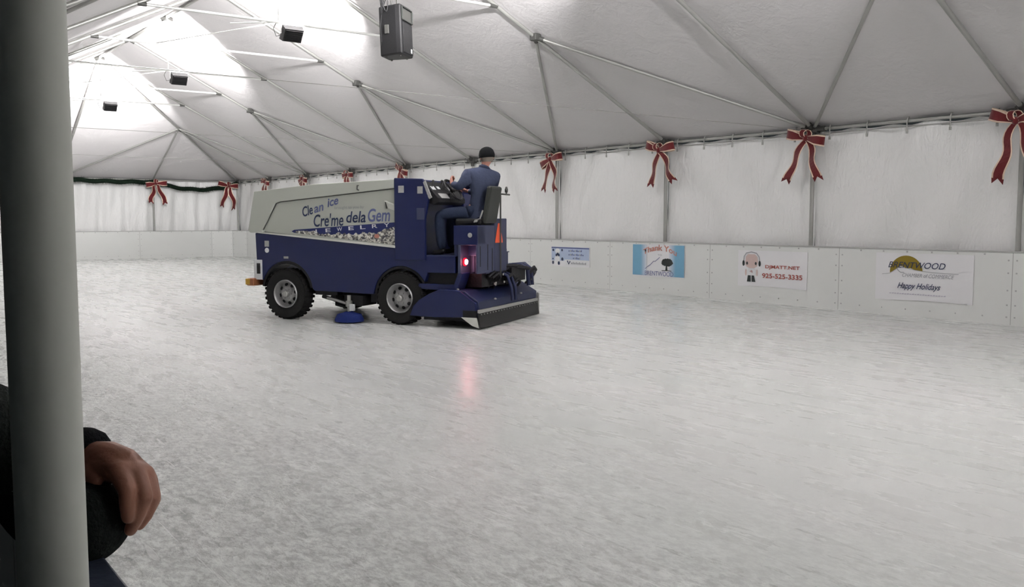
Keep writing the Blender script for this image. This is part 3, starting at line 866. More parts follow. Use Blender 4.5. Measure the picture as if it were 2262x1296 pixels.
# ================================================================ ice resurfacer
# local frame: x forward, y left (0 = outer face of the near tyres), z up
ZM=empty('ice_resurfacer',(11.95,-6.86,0.0),math.radians(30),'blue and pale grey ice resurfacing machine parked mid-rink, its tank lettered for a jeweller','ice resurfacer')
WD=2.02     # overall width
RW=0.405
def arcpts(cx,cz,r,a0,a1,n=14): return [(cx+r*math.cos(math.radians(a0+(a1-a0)*k/n)),cz+r*math.sin(math.radians(a0+(a1-a0)*k/n))) for k in range(n+1)]
# body: side profile with both wheel arches, run through the full width
prof=[(2.73,1.37),(2.70,0.62)]+arcpts(2.13,0.43,0.50,22,172,16)[0:]+[(1.60,0.47),(0.52,0.45)]
prof+=arcpts(0.04,0.42,0.47,12,150,14)+[(-0.42,0.80),(-0.88,0.80),(-0.88,1.05),(0.13,1.05),(0.13,1.165),(2.55,1.385)]
# lower body as an extrusion between the side plates (y -0.03 to -1.99)
m=MB(); m.prism(prof,'y',-0.035,-WD+0.035); m.build('body',M_BLUE,ZM,bevel=0.012)
m=MB()
m.prism(arcpts(2.13,0.43,0.495,10,170,14)+arcpts(2.13,0.43,0.455,170,10,14),'y',-0.05,-0.40); m.build('wheel_arch_liner',M_DARK,ZM); m=MB()
m.prism(arcpts(0.04,0.42,0.465,5,165,14)+arcpts(0.04,0.42,0.43,165,5,14),'y',-0.05,-0.40)
m.build('wheel_arch_liner',M_DARK,ZM)
# snow tank: outer shell, recessed side panel
m=MB()
m.bx((0.0,0,0),(0,0,0))
m=MB()
rim=[(2.845,1.405),(2.715,2.035),(1.55,2.135),(0.12,2.185),(0.12,2.055),(2.22,1.87),(2.30,1.845),(2.56,1.43),(2.55,1.385),(2.80,1.375)]
m.prism(rim,'y',-0.005,-0.07)
m.prism(rim,'y',-WD+0.005,-WD+0.07)
m.build('tank_rim',M_TANK,ZM,bevel=0.010)
m=MB()
inner=[(2.835,1.41),(2.705,2.03),(1.55,2.128),(0.12,2.178),(0.12,1.17),(2.55,1.39)]
m.prism(inner,'y',-0.045,-WD+0.045); m.build('snow_tank',M_TANK,ZM,bevel=0.008)
m=MB(); m.prism([(2.66,1.372),(2.66,1.392),(0.105,1.195),(0.105,1.160)],'y',0.0,-0.06); m.build('tank_lip',M_TANKW,ZM,bevel=0.004)
m=MB(); m.bx((2.742,-0.06,1.38),(2.70,-WD+0.06,1.40)); m.build('front_seam',M_JOINT,ZM)
# tank edge moulding shadow groove
m=MB(); m.tube([(2.56,-0.035,1.425),(2.30,-0.035,1.84),(2.22,-0.035,1.865),(0.12,-0.035,2.050)],0.008,6); m.build('tank_groove',M_JOINT,ZM)
# little filler hook and step bracket
m=MB(); m.tube([(0.74,0.0,2.10),(0.74,0.03,2.10),(0.74,0.035,2.04),(0.71,0.035,2.03)],0.010,6); m.build('hook',M_JOINT,ZM)
m=MB(); m.prism([(0.275,1.86),(0.125,1.81),(0.125,1.72),(0.26,1.76)],'y',-0.040,-0.025,1); m.prism([(0.28,1.865),(0.27,1.83),(0.245,1.76),(0.262,1.75)],'y',-0.005,-0.04,0); m.prism([(0.28,1.87),(0.125,1.815),(0.125,1.80),(0.28,1.855)],'y',0.015,-0.045,1); m.build('step_bracket',[M_JOINT,M_TANKW],ZM)
# tower with the dashboard, over the full width
m=MB()
tw=[(0.12,0.98),(0.12,2.205),(-0.36,2.185),(-0.46,2.02),(-0.47,1.92),(-0.40,1.60),(-0.40,1.05),(-0.40,0.98)]
m.prism(tw,'y',-0.0,-0.06); m.build('tower_panel',M_BLUE,ZM,bevel=0.014)
m=MB(); m.prism(tw,'y',-WD+0.06,-WD); m.build('tower_panel',M_BLUE,ZM,bevel=0.014)
m=MB()
m.bx((0.10,-0.055,1.0),(-0.20,-WD+0.055,2.15)); m.prism([(0.10,2.19),(-0.34,2.172),(-0.36,2.13),(0.10,2.13)],'y',-0.055,-WD+0.055)
m.bx((-0.18,-1.30,1.05),(-0.40,-WD+0.055,2.0))
m.build('dashboard_housing',M_BLUE,ZM,bevel=0.008)
m=MB(); m.prism([(-0.20,2.15),(-0.37,2.15),(-0.60,1.90),(-0.60,1.84),(-0.52,1.80),(-0.20,1.88)],'y',-0.055,-0.95)
m.build('dashboard',M_DARK,ZM,bevel=0.01)
# dials, labels and levers on the sloping dash
sl=Vector((-0.37,0,2.15)); dr=(Vector((-0.60,0,1.90))-sl); nrm=Vector((-dr.z,0,dr.x)); nrm.normalize(); nrm=nrm if nrm.z>0 else -nrm
def dashq(y0,y1,t0,t1,mt,nm,h=0.006):
    m=MB(); a=sl+dr*t0; b=sl+dr*t1
    m.add([(a.x,y0,a.z),(a.x,y1,a.z),(b.x,y1,b.z),(b.x,y0,b.z)]+[tuple(Vector((q[0],q[1],q[2]))+nrm*h) for q in ((a.x,y0,a.z),(a.x,y1,a.z),(b.x,y1,b.z),(b.x,y0,b.z))],[(0,1,2,3),(4,5,6,7),(0,1,5,4),(1,2,6,5),(2,3,7,6),(3,0,4,7)])
    return m.build(nm,mt,ZM)
dashq(-0.09,-0.20,0.30,0.50,M_WHITE,'dial'); dashq(-0.28,-0.36,0.30,0.45,M_WHITE,'dial'); dashq(-0.16,-0.42,0.72,1.0,M_STICK,'instruction_plate'); dashq(-0.55,-0.65,0.3,0.5,M_WHITE,'dial')
m=MB()
for k,(y0,z0) in enumerate([(-0.004,2.13),(-0.004,2.08),(-0.004,2.03),(-0.004,1.98),(-0.004,1.93)]):
    m.prism([(-0.375-0.020*k,z0),(-0.410-0.020*k,z0+0.03),(-0.43-0.022*k,z0-0.02),(-0.395-0.02*k,z0-0.045)],'y',0.004,-0.02)
m.build('dash_edge_strip',M_STICK,ZM)
for k,(y,z) in enumerate([(-0.14,2.18),(-0.42,2.19),(-0.55,2.19)]):
    m=MB(); m.tube([(-0.44,y,2.03),(-0.47,y,z-0.03)],0.008,6); m.lathe([(0.0,-0.02),(0.02,-0.012),(0.022,0.01),(0,0.025)],Matrix.Translation((-0.47,y,z-0.03)),10); m.build('lever',M_JOINT,ZM,smooth=False)
# steering wheel
SWC=Vector((-0.62,-0.50,2.03)); 
MW=Matrix.Translation(SWC)@Matrix.Rotation(math.radians(-52),4,'Y')
m=MB(); m.tube([MW@Vector((0.19*math.cos(a),0.19*math.sin(a),0)) for a in [2*PI*k/32 for k in range(32)]],0.016,8,closed=True)
for k in range(3):
    a=2*PI*k/3+0.5; m.tube([MW@Vector((0,0,-0.02)),MW@Vector((0.185*math.cos(a),0.185*math.sin(a),0))],0.010,6)
m.lathe([(0.04,-0.03),(0.045,0.0),(0.03,0.02)],MW,12)
m.tube([SWC,(-0.42,-0.50,1.86)],0.025,10)
m.build('steering_wheel',M_BLACK,ZM,smooth=True)
# stickers on the tower
for x,z,sw,sh,mt in ((0.03,2.065,0.10,0.115,M_STICK),(-0.305,2.045,0.095,0.11,M_STICK),(-0.42,1.72,0.10,0.16,M_BLUEG)):
    pass
def plate(nm,x,z,sw,sh,mt,y=0.004):
    m=MB(); m.bx((x-sw/2,y,z-sh/2),(x+sw/2,y-0.006,z+sh/2)); return m.build(nm,mt,ZM,bevel=0.002)
plate('warning_sticker',-0.005,2.035,0.095,0.105,M_STICK); plate('warning_sticker',-0.325,2.02,0.090,0.105,M_STICK)
plate('worn_plate',-0.33,1.67,0.13,0.17,M_BLUEG,0.003)
plate('warning_sticker',2.50,1.20,0.085,0.095,M_STICK,-0.030)
m=MB(); m.lathe([(0.04,0),(0.04,0.005)],Matrix.Translation((2.50,-0.035,1.095))@Matrix.Rotation(-PI/2,4,'X'),20); m.build('round_sticker',M_WHITE,ZM)
plate('name_badge',2.13,0.985,0.09,0.035,M_STICK,-0.030)
# front corner: pale panel with a dark lamp, timber bumper with amber reflector
m=MB(); m.bx((2.765,-0.03,0.62),(2.60,-0.06,0.94)); m.bx((2.765,-0.03,0.62),(2.745,-WD+0.03,0.94)); m.build('front_corner_panel',M_WHITE,ZM,bevel=0.006)
plate('front_lamp',2.67,0.80,0.07,0.17,M_BLACK,-0.024)
m=MB(); m.bx((2.88,0.03,0.52),(2.72,-WD-0.03,0.64)); m.build('bumper',M_AMBER,ZM,bevel=0.02)
m=MB(); m.bx((2.895,0.034,0.535),(2.80,-0.06,0.635)); m.build('reflector',M_YEL,ZM,bevel=0.012)
# floor plate, low step
m=MB(); m.bx((-0.40,-0.04,1.045),(-0.90,-WD+0.04,1.06)); m.build('footwell_floor',M_BLUED,ZM)
m=MB(); m.prism([(-0.20,0.635),(-0.20,0.565),(-0.90,0.53),(-1.0,0.80),(-0.94,0.82),(-0.86,0.63)],'y',-0.02,-0.30); m.build('step_bar',M_BLUE,ZM,bevel=0.008)
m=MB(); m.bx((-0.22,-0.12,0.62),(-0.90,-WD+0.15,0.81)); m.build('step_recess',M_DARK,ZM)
# seat box, rear bulkhead and ribs
m=MB(); m.bx((-0.86,-0.02,1.215),(-1.25,-0.30,1.50)); m.build('battery_box',M_BLUE,ZM,bevel=0.01)
m=MB(); m.lathe([(0.035,0),(0.035,0.006),(0.015,0.012)],Matrix.Translation((-1.13,-0.02,1.36))@Matrix.Rotation(-PI/2,4,'X'),16); m.build('box_latch',M_STEEL,ZM)
m=MB(); m.bx((-1.222,-0.022,0.80),(-1.25,-0.62,1.498)); m.build('rear_panel',M_BLUEG,ZM,bevel=0.006)
for y,z0,z1 in ((-0.10,0.90,1.20),(-0.36,0.84,1.22),(-0.52,0.82,1.16)):
    m=MB(); m.bx((-1.249,y,z0),(-1.253,y-0.022,z1)); m.build('panel_slot',M_DARK,ZM)
m=MB(); m.bx((-0.86,-0.28,1.05),(-1.22,-0.86,1.50)); m.bx((-0.86,-0.04,1.05),(-0.92,-0.95,1.25)); m.build('seat_box',M_BLUED,ZM,bevel=0.008)
m=MB(); m.bx((-0.93,-0.02,0.80),(-0.975,-0.37,1.215)); m.build('lamp_panel',M_BLUEG,ZM,bevel=0.006)
m=MB(); m.bx((-0.90,-0.37,0.78),(-1.22,-1.06,1.20))
for x in (-1.00,-1.08,-1.16): m.bx((x,-0.345,0.80),(x-0.045,-0.38,1.21))
m.build('rear_bulkhead',M_BLUEG,ZM,bevel=0.008)
m=MB(); m.bx((-0.92,-0.622,0.80),(-1.25,-1.075,1.60)); m.build('rear_post_panel',M_BLUEG,ZM,bevel=0.01)
m=MB(); m.bx((-0.86,-1.08,0.80),(-0.95,-1.68,1.18)); m.build('rear_bulkhead',M_BLUED,ZM,bevel=0.008)
# tail light
m=MB(); m.lathe([(0.062,0),(0.062,0.02),(0.045,0.03)],Matrix.Translation((-0.975,-0.145,0.965))@Matrix.Rotation(-PI/2,4,'Y'),24); o=m.build('tail_light',M_TAILR,ZM,smooth=False)
m=MB(); m.lathe([(0.040,0.028),(0.034,0.042),(0.0,0.048)],Matrix.Translation((-0.975,-0.145,0.965))@Matrix.Rotation(-PI/2,4,'Y'),24); m.build('bulb',M_TAILW,o)
ld=bpy.data.lights.new('tail_lamp','POINT'); ld.energy=0.6; ld.color=(1,0.12,0.14); ld.shadow_soft_size=0.04
lo=bpy.data.objects.new('tail_lamp',ld); COL.objects.link(lo); lo.parent=ZM; lo.location=(-1.12,-0.145,0.965)
# orange slow-vehicle triangle on the post panel
m=MB(); m.prism([(-0.76+0.13,1.235),(-0.76-0.14,1.235),(-0.76-0.12,1.30),(-0.76-0.02,1.53),(-0.76+0.02,1.53),(-0.76+0.11,1.30)],'x',-1.262,-1.252); m.build('slow_vehicle_triangle',M_SMV,ZM)
# seat
m=MB(); m.bx((-0.78,-0.22,1.50),(-1.20,-0.74,1.60)); m.build('seat_cushion',M_BLACK,ZM,bevel=0.035)
m=MB(); m.bx((-0.86,-0.26,1.49),(-1.19,-0.70,1.515)); m.build('seat_base',M_BLACK,ZM)
m=MB()
R=Euler((0,math.radians(-10),0)).to_matrix()
m.box((-1.265,-0.49,1.80),(0.08,0.42,0.56),0,R); m.build('seat_backrest',M_SEATV,ZM,bevel=0.035)
m=MB(); m.lathe([(0.02,0),(0.02,0.04)],Matrix.Translation((-1.15,-0.20,1.565))@Matrix.Rotation(-PI/2,4,'X'),12); m.tube([(-1.10,-0.215,1.545),(-1.20,-0.215,1.60),(-1.24,-0.225,1.72)],0.012,6); m.build('seat_hinge',M_STEEL,ZM)
# blade hand crank
m=MB(); m.tube([(-1.285,-0.76,0.70),(-1.285,-0.76,1.97)],0.013,8); m.tube([(-1.285,-0.70,1.97),(-1.285,-1.10,1.965)],0.013,6); m.tube([(-1.285,-0.98,1.965),(-1.285,-0.98,2.03)],0.012,6); m.lathe([(0,0),(0.022,0.01),(0.026,0.05),(0.014,0.09),(0,0.10)],Matrix.Translation((-1.285,-0.98,1.99)),10)
m.build('blade_crank',M_JOINT,ZM)
# hydraulic clutter above the conditioner
rs=random.Random(11); m=MB()
m.bx((-0.92,-0.35,0.58),(-1.16,-1.85,0.78)); m.bx((-1.10,-1.15,0.62),(-1.30,-1.70,0.84)); m.bx((-0.98,-0.50,0.72),(-1.22,-0.95,0.84))
for k in range(16):
    y=-0.35-1.45*rs.random(); x=-1.05-0.28*rs.random(); z=0.56+0.22*rs.random()
    m.tube([(x,y,z),(x-0.05,y-0.10,z+0.07),(x-0.03,y-0.22,z+0.02),(x+0.06,y-0.34,z-0.05)],0.018+0.012*rs.random(),6)
m.tube([(-1.0,-1.1,0.86),(-1.32,-1.3,0.86),(-1.34,-1.75,0.80)],0.03,8)
m.build('hydraulics',M_DARK,ZM,smooth=False)
m=MB()
for k in range(7):
    y=-0.4-1.4*rs.random(); m.lathe([(0.012,0),(0.014,0.03)],Matrix.Translation((-1.28-0.04*rs.random(),y,0.58+0.2*rs.random())),8)
m.build('hose_fitting',M_STEEL,ZM)
# lift arms
for y in (-0.98,-1.12): 
    m=MB(); m.tube([(-1.12,y,0.80),(-1.30,y-0.01,0.72),(-1.36,y-0.02,0.54),(-1.38,y-0.02,0.34)],0.026,8); m.build('lift_arm',M_BLUED,ZM,smooth=True)
for y in (-1.78,-1.92):
    m=MB(); m.tube([(-0.98,y,0.84),(-1.20,y,0.86),(-1.31,y,0.78),(-1.33,y,0.52)],0.035,10); m.build('lift_arm',M_BLUED,ZM,smooth=True)

# conditioner sled
C0,C1=0.06,-2.20    # left and right faces
sk_=[(-0.16,0.16),(-0.22,0.30),(-0.32,0.40),(-0.50,0.50),(-0.66,0.565),(-0.86,0.565),(-1.00,0.55),(-1.25,0.38),(-1.27,0.17),(-0.60,0.15)]
m=MB(); m.prism(sk_,'y',C0,C0-0.05); m.build('side_skirt',M_BLUE,ZM,bevel=0.012)
m=MB(); m.prism([(-0.9,0.2),(-0.9,0.56),(-1.02,0.55),(-1.28,0.40),(-1.28,0.17)],'y',C1,C1-0.05); m.build('side_skirt',M_BLUEG,ZM,bevel=0.012)
m=MB(); m.prism([(-1.24,0.02),(-1.24,0.19),(-1.30,0.38),(-1.33,0.36),(-1.33,0.02)],'y',C1-0.02,C1-0.06); m.build('end_plate',M_STEEL,ZM,bevel=0.008)
m=MB(); m.prism([(-0.78,0.50),(-0.90,0.565),(-1.05,0.545),(-1.27,0.40),(-1.285,0.27),(-0.9,0.22)],'y',C0-0.05,C1); m.build('sled_hood',M_BLUED,ZM,bevel=0.02)
m=MB(); m.bx((-0.35,C0-0.10,0.10),(-1.22,C1+0.05,0.26)); m.build('blade_carrier',M_DARK,ZM)
m=MB(); m.bx((-1.283,C0,0.235),(-1.318,C1-0.02,0.285)); m.build('squeegee_strip',M_STEEL,ZM,bevel=0.004)
m=MB(); m.prism([(-1.285,0.24),(-1.305,0.24),(-1.335,0.015),(-1.315,0.015)],'y',C0+0.01,C1-0.03); m.build('squeegee',M_RUB,ZM)
m=MB()
for k in range(22):
    y=C0-0.06-k*(2.15/21); m.box((-1.318,y,0.215),(0.014,0.016,0.016))
m.build('squeegee_bolts',M_STEEL,ZM)
m=MB(); m.prism([(-1.02,0.17),(-1.27,0.17),(-1.31,0.02),(-1.20,0.05)],'y',C0+0.005,C0-0.02); m.build('side_runner',M_TANKW,ZM)
m=MB(); m.bx((-1.05,C0+0.004,0.17),(-1.27,C0-0.01,0.27)); m.build('worn_corner',M_DARK,ZM)
for (x,y,z) in ((-0.93,-0.02,0.585),(-1.29,-0.55,0.42),(-1.29,-1.55,0.43)):
    m=MB(); m.lathe([(0.02,0),(0.02,0.02),(0.0,0.03)],Matrix.Translation((x,y,z-0.03)),10); m.build('bolt_head',M_STEEL,ZM)

# underside: frame, brush drive
m=MB(); m.bx((1.60,-0.30,0.38),(0.50,-1.70,0.50)); m.bx((1.66,-0.15,0.40),(1.25,-0.5,0.47)); m.bx((1.05,-0.05,0.26),(0.72,-0.45,0.42)); m.bx((0.60,-0.1,0.32),(0.42,-0.5,0.47))
m.tube([(1.5,-0.12,0.38),(1.1,-0.10,0.30),(0.9,-0.08,0.28)],0.03,8); m.tube([(1.3,-0.2,0.40),(1.25,-0.12,0.26),(1.0,-0.1,0.22)],0.025,8)
m.tube([(2.13,-0.30,0.41),(2.13,-WD+0.30,0.41)],0.06,10); m.tube([(0.04,-0.30,0.41),(0.04,-WD+0.30,0.41)],0.07,10)
m.build('underframe',M_DARK,ZM)
br=Vector((0.95,-0.02,0.0))
m=MB(); m.lathe([(0.225,0.02),(0.225,0.05),(0.185,0.13),(0.10,0.15),(0.06,0.17)],Matrix.Translation(br),28); m.build('wash_brush',M_BRUSH,ZM,auto=50)
m=MB(); m.lathe([(0.03,0.16),(0.03,0.24),(0.055,0.25),(0.055,0.33),(0.03,0.34),(0.03,0.42)],Matrix.Translation(br),16); m.build('brush_motor',M_STEEL,ZM)
m=MB(); m.bx((0.90,0.0,0.19),(0.83,0.05,0.29)); m.build('brush_block',M_WHITE,ZM)
m=MB(); m.tube([(0.95,-0.02,0.28),(1.20,-0.06,0.33),(1.40,-0.10,0.36)],0.02,8); m.build('brush_arm',M_STEEL,ZM)
# wheels
def wheel(x,side):
    y=0.0 if side==0 else -WD; sg=-1 if side==0 else 1
    wl=empty('wheel',(x,y,RW)); wl.parent=ZM
    # axis along y: lathe z -> outward
    A=Matrix.Rotation(-PI/2*(1 if side==0 else -1),4,'X')   # z -> +y (left)
    m=MB()
    m.lathe([(0.225,-0.245),(0.30,-0.255),(0.375,-0.235),(0.393,-0.20),(0.396,-0.12),(0.393,-0.04),(0.375,-0.01),(0.31,0.005),(0.235,-0.01),(0.222,-0.03),(0.222,-0.22)],A,48,cap=False)
    for k in range(30):
        for h,dl in ((-0.055,0),(-0.185,0.5)):
            a=2*PI*(k+dl)/30
            M=A@Matrix.Rotation(a,4,'Z')
            m.add([M@Vector(p) for p in [(0.385,-0.024,h-0.05),(0.385,0.024,h-0.05),(0.385,0.024,h+0.05),(0.385,-0.024,h+0.05),(0.408,-0.018,h-0.05),(0.408,0.018,h-0.05),(0.403,0.018,h+0.045),(0.403,-0.018,h+0.045)]],[(4,5,6,7),(0,1,5,4),(1,2,6,5),(2,3,7,6),(3,0,4,7)])
    m.build('tyre',M_TYRE,wl,auto=35)
    m=MB()
    m.lathe([(0.225,-0.22),(0.228,-0.01),(0.215,0.004),(0.205,-0.01),(0.195,-0.03),(0.185,-0.075),(0.165,-0.095),(0.13,-0.075),(0.10,-0.050),(0.06,-0.048),(0.0,-0.05)],A,40,cap=False)
    m.build('rim',M_RIM,wl,auto=40)
    m=MB()
    for k in range(8):
        M=A@Matrix.Rotation(2*PI*k/8+0.2,4,'Z')@Matrix.Translation((0.148,0,-0.085))@Matrix.Rotation(0.5,4,'Y')
        m.lathe([(0.029,0.0),(0.029,0.008)],M,10)
    m.build('rim_hole',M_DARK,wl)
    m=MB(); m.lathe([(0.05,-0.06),(0.048,0.0),(0.036,0.012),(0.015,0.014)],A,18)
    for k in range(6):
        M=A@Matrix.Rotation(2*PI*k/6,4,'Z')@Matrix.Translation((0.082,0,-0.05)); m.lathe([(0.011,0),(0.011,0.018),(0.0,0.02)],M,6)
    m.build('hub',M_STEEL,wl)
    return wl
for x in (2.14,0.05):
    for sd in (0,1): wheel(x,sd)
# tank graphics (near side): reads from the left, local x right = rearward
def ZT(x,z,rot=0.0,y=-0.040):
    M=Matrix(((-1,0,0,x),(0,0,1,y),(0,1,0,z),(0,0,0,1)))
    return M@Matrix.Rotation(rot,4,'Z')
def zflat(nm,poly,mt,y):
    m=MB(); m.prism(poly,'y',y,y-0.0015); return m.build(nm,mt,ZM)
WT=((1.93,1.475),(0.13,1.535))   # wedge top edge
def sidept(px,pz): return (px,pz)
zflat('navy_wedge',[(2.02,1.40),(1.97,1.425),(0.13,1.545),(0.13,1.205),(1.97,1.378)],M_NAVY,-0.0425)
rg=random.Random(5)
top=[]
n=44
for k in range(n+1):
    x=1.93-(1.93-0.13)*k/n
    lo_=1.20+(x-0.13)*0.0915
    hi=1.362+0.02*(1.93-x)/1.8
    if x>1.55: hi=1.405
    z=hi+0.024*(rg.random()-0.5)*2*(0.3 if x>1.55 else 1)
    if x<0.42: z+=(0.42-x)*0.42
    top.append((x,min(z,1.535)))
bot=[(0.13,1.205),(1.90,1.372),(1.96,1.39)]
zflat('diamond_print',top+bot,M_GEM,-0.041)
zflat('pink_gem',ell(0.45,1.335,0.05,0.035,6),M_SALM,-0.0395)
ti=-0.045   # baseline tilt of the print
text('lettering','Cle',M_INK,ZT(1.785,1.625,0.26),0.20,0.155,ZM,shear=0.3,bold=0.015)
text('lettering','an',M_INKV,ZT(1.575,1.685,0.24),0.19,0.095,ZM,shear=0.3,bold=0.015)
text('lettering','ice',M_INKV,ZT(1.33,1.775,0.24),0.22,0.125,ZM,shear=0.35,bold=0.02)
text('lettering','brought to you by',M_INKG,ZT(1.20,1.735,0.02),0.53,0.055,ZM)
text('lettering',"Cre'me",M_INK,ZT(1.59,1.470,0.035),0.55,0.20,ZM,shear=0.2,bold=0.012)
text('lettering','dela',M_INK,ZT(0.99,1.535,0.02),0.35,0.175,ZM,shear=0.2,bold=0.012)
text('lettering','Gem',M_INKV,ZT(0.60,1.550,0.02),0.39,0.20,ZM,shear=0.2,bold=0.016)
for k,ch in enumerate('JEWELRY'):
    x=1.585-k*0.211; text('lettering',ch,M_WHITE,ZT(x,1.372+0.0165*k,0.07),0.095 if ch!='J' else 0.05,0.058,ZM,bold=0.01)

# ================================================================ driver
DV=empty('person',(11.95-0.95*math.cos(math.radians(30))+0.5*math.sin(math.radians(30)),-6.86-0.95*math.sin(math.radians(30))-0.5*math.cos(math.radians(30)),1.60),math.radians(30),'person in black beanie and blue work shirt driving the machine, seen from behind','person')
DO=(-0.95,-0.50,1.60)      # machine-frame point the driver's local frame hangs from
def dn(L): return L
hip=(-0.98,-0.50,1.70)
body_nodes=[(-1.00,-0.50,1.70,0.120,0.10),   #0 pelvis
 (-1.05,-0.50,1.85,0.120,0.10),              #1 waist
 (-1.08,-0.51,2.04,0.145,0.11),              #2 chest
 (-1.10,-0.52,2.21,0.130,0.095),             #3 upper chest
 (-1.12,-0.54,2.33,0.060),                   #4 neck base
 (-1.13,-0.55,2.39,0.056),                   #5 neck
 (-1.15,-0.56,2.47,0.082,0.092),             #6 head low
 (-1.15,-0.56,2.56,0.088,0.100),             #7 head top
 (-0.96,-0.36,2.25,0.055),                   #8 L shoulder
 (-0.84,-0.26,2.06,0.045),                   #9 L elbow
 (-0.66,-0.37,2.13,0.033),                   #10 L wrist
 (-1.22,-0.72,2.22,0.055),                   #11 R shoulder
 (-1.08,-0.88,1.98,0.045),                   #12 R elbow
 (-0.72,-0.74,2.02,0.034),                   #13 R wrist
 (-0.92,-0.40,1.68,0.070),                   #14 L hip
 (-0.50,-0.27,1.66,0.060),                   #15 L knee
 (-0.56,-0.26,1.20,0.045),                   #16 L ankle
 (-0.92,-0.60,1.68,0.070),                   #17 R hip
 (-0.50,-0.70,1.66,0.060),                   #18 R knee
 (-0.50,-0.70,1.20,0.045)]                   #19 R ankle
be=[(0,1),(1,2),(2,3),(3,4),(4,5),(5,6),(6,7),(3,8),(8,9),(9,10),(3,11),(11,12),(12,13),(0,14),(14,15),(15,16),(0,17),(17,18),(18,19)]
skin('body',body_nodes,be,M_SKIN,DV,0,2,off=DO)
def face(parent,c,fwd,off,skinm,hairm=None,s_=1.0):
    """ears, nose, eyes, mouth around head centre c looking along fwd (xy)"""
    f=Vector(fwd).normalized(); l=Vector((-f.y,f.x,0)); c=Vector(c)-Vector(off)
    def at(a,b,z): return c+f*a+l*b+Vector((0,0,z))
    m=MB(); m.tube([at(0.088,0,0.01),at(0.100,0,-0.01),at(0.112,0,-0.028),at(0.092,0,-0.034)],[0.008,0.010,0.013,0.009],8); m.build('nose',skinm,parent,smooth=True)
    for q in (-1,1):
        m=MB(); m.lathe([(0,-0.009),(0.009,-0.004),(0.011,0.002),(0.007,0.008),(0,0.010)],Matrix.Translation(at(0.082,0.031*q,0.012)),10); m.build('eye',M_WHITE,parent,smooth=True)
        m=MB(); m.tube([at(0.0,0.088*q,0.02),at(-0.012,0.098*q,0.03),at(-0.02,0.100*q,0.005),at(-0.005,0.094*q,-0.028)],[0.008,0.011,0.011,0.007],8); m.build('ear',skinm,parent,smooth=True)
    m=MB(); m.tube([at(0.088,0.024,-0.058),at(0.094,0,-0.060),at(0.088,-0.024,-0.058)],[0.004,0.006,0.004],8); m.build('mouth',M_SALM,parent,smooth=True)
HF=(math.cos(math.radians(-48)),math.sin(math.radians(-48)),0)
face(DV,(-1.15,-0.56,2.50),HF,DO,M_SKIN)
# clothing shells
def up(n,dr): return tuple(n[:3])+tuple(r+dr for r in n[3:])
sh=[(-1.00,-0.50,1.70,0.165,0.145),(-1.05,-0.50,1.86,0.165,0.135),(-1.08,-0.51,2.04,0.190,0.145),(-1.10,-0.52,2.21,0.180,0.125),(-1.115,-0.535,2.345,0.092),(-1.13,-0.545,2.405,0.078),
    (-0.96,-0.36,2.25,0.094),(-0.84,-0.26,2.06,0.074),(-0.675,-0.36,2.12,0.048),(-1.22,-0.72,2.22,0.094),(-1.08,-0.88,1.98,0.074),(-0.735,-0.745,2.015,0.048),(-1.0,-0.50,1.62,0.160,0.140)]
skin('shirt',sh,[(0,1),(1,2),(2,3),(3,4),(4,5),(3,6),(6,7),(7,8),(3,9),(9,10),(10,11),(0,12)],M_SHIRT,DV,0,2,off=DO)
je=[(-0.98,-0.50,1.70,0.158,0.135),(-0.92,-0.38,1.685,0.108),(-0.70,-0.32,1.685,0.092),(-0.50,-0.27,1.655,0.090),(-0.51,-0.265,1.45,0.082),(-0.56,-0.26,1.13,0.082),(-0.92,-0.62,1.685,0.108),(-0.70,-0.66,1.685,0.092),(-0.50,-0.70,1.655,0.090),(-0.48,-0.70,1.45,0.082),(-0.50,-0.70,1.13,0.082),(-0.985,-0.50,1.80,0.150,0.128)]
skin('jeans',je,[(0,1),(1,2),(2,3),(3,4),(4,5),(0,6),(6,7),(7,8),(8,9),(9,10),(0,11)],M_DENIM,DV,0,2,off=DO)
skin('boot',[(-0.57,-0.26,1.16,0.052),(-0.575,-0.26,1.11,0.050),(-0.48,-0.255,1.098,0.042,0.040),(-0.38,-0.25,1.09,0.036,0.034)],[(0,1),(1,2),(2,3)],M_BOOT,DV,0,2,off=DO)
skin('boot',[(-0.51,-0.70,1.16,0.052),(-0.515,-0.70,1.11,0.050),(-0.43,-0.70,1.098,0.042,0.040),(-0.34,-0.70,1.09,0.036,0.034)],[(0,1),(1,2),(2,3)],M_BOOT,DV,0,2,off=DO)
c=Vector((-1.155,-0.558,2.515))-Vector(DO)
m=MB(); m.lathe([(0.100,-0.012),(0.114,-0.008),(0.118,0.03),(0.112,0.06),(0.100,0.095),(0.072,0.125),(0.035,0.142),(0.0,0.148)],Matrix.Translation(c)@Matrix.Rotation(0.08,4,'Y'),28,cap=False)
m.build('beanie',M_KNIT,DV,smooth=True,solid=0.006)
m=MB(); m.lathe([(0.080,-0.075),(0.094,-0.045),(0.100,-0.01),(0.098,0.02)],Matrix.Translation(c),24,cap=False)
m.build('hair',M_HAIRG,DV,smooth=True)
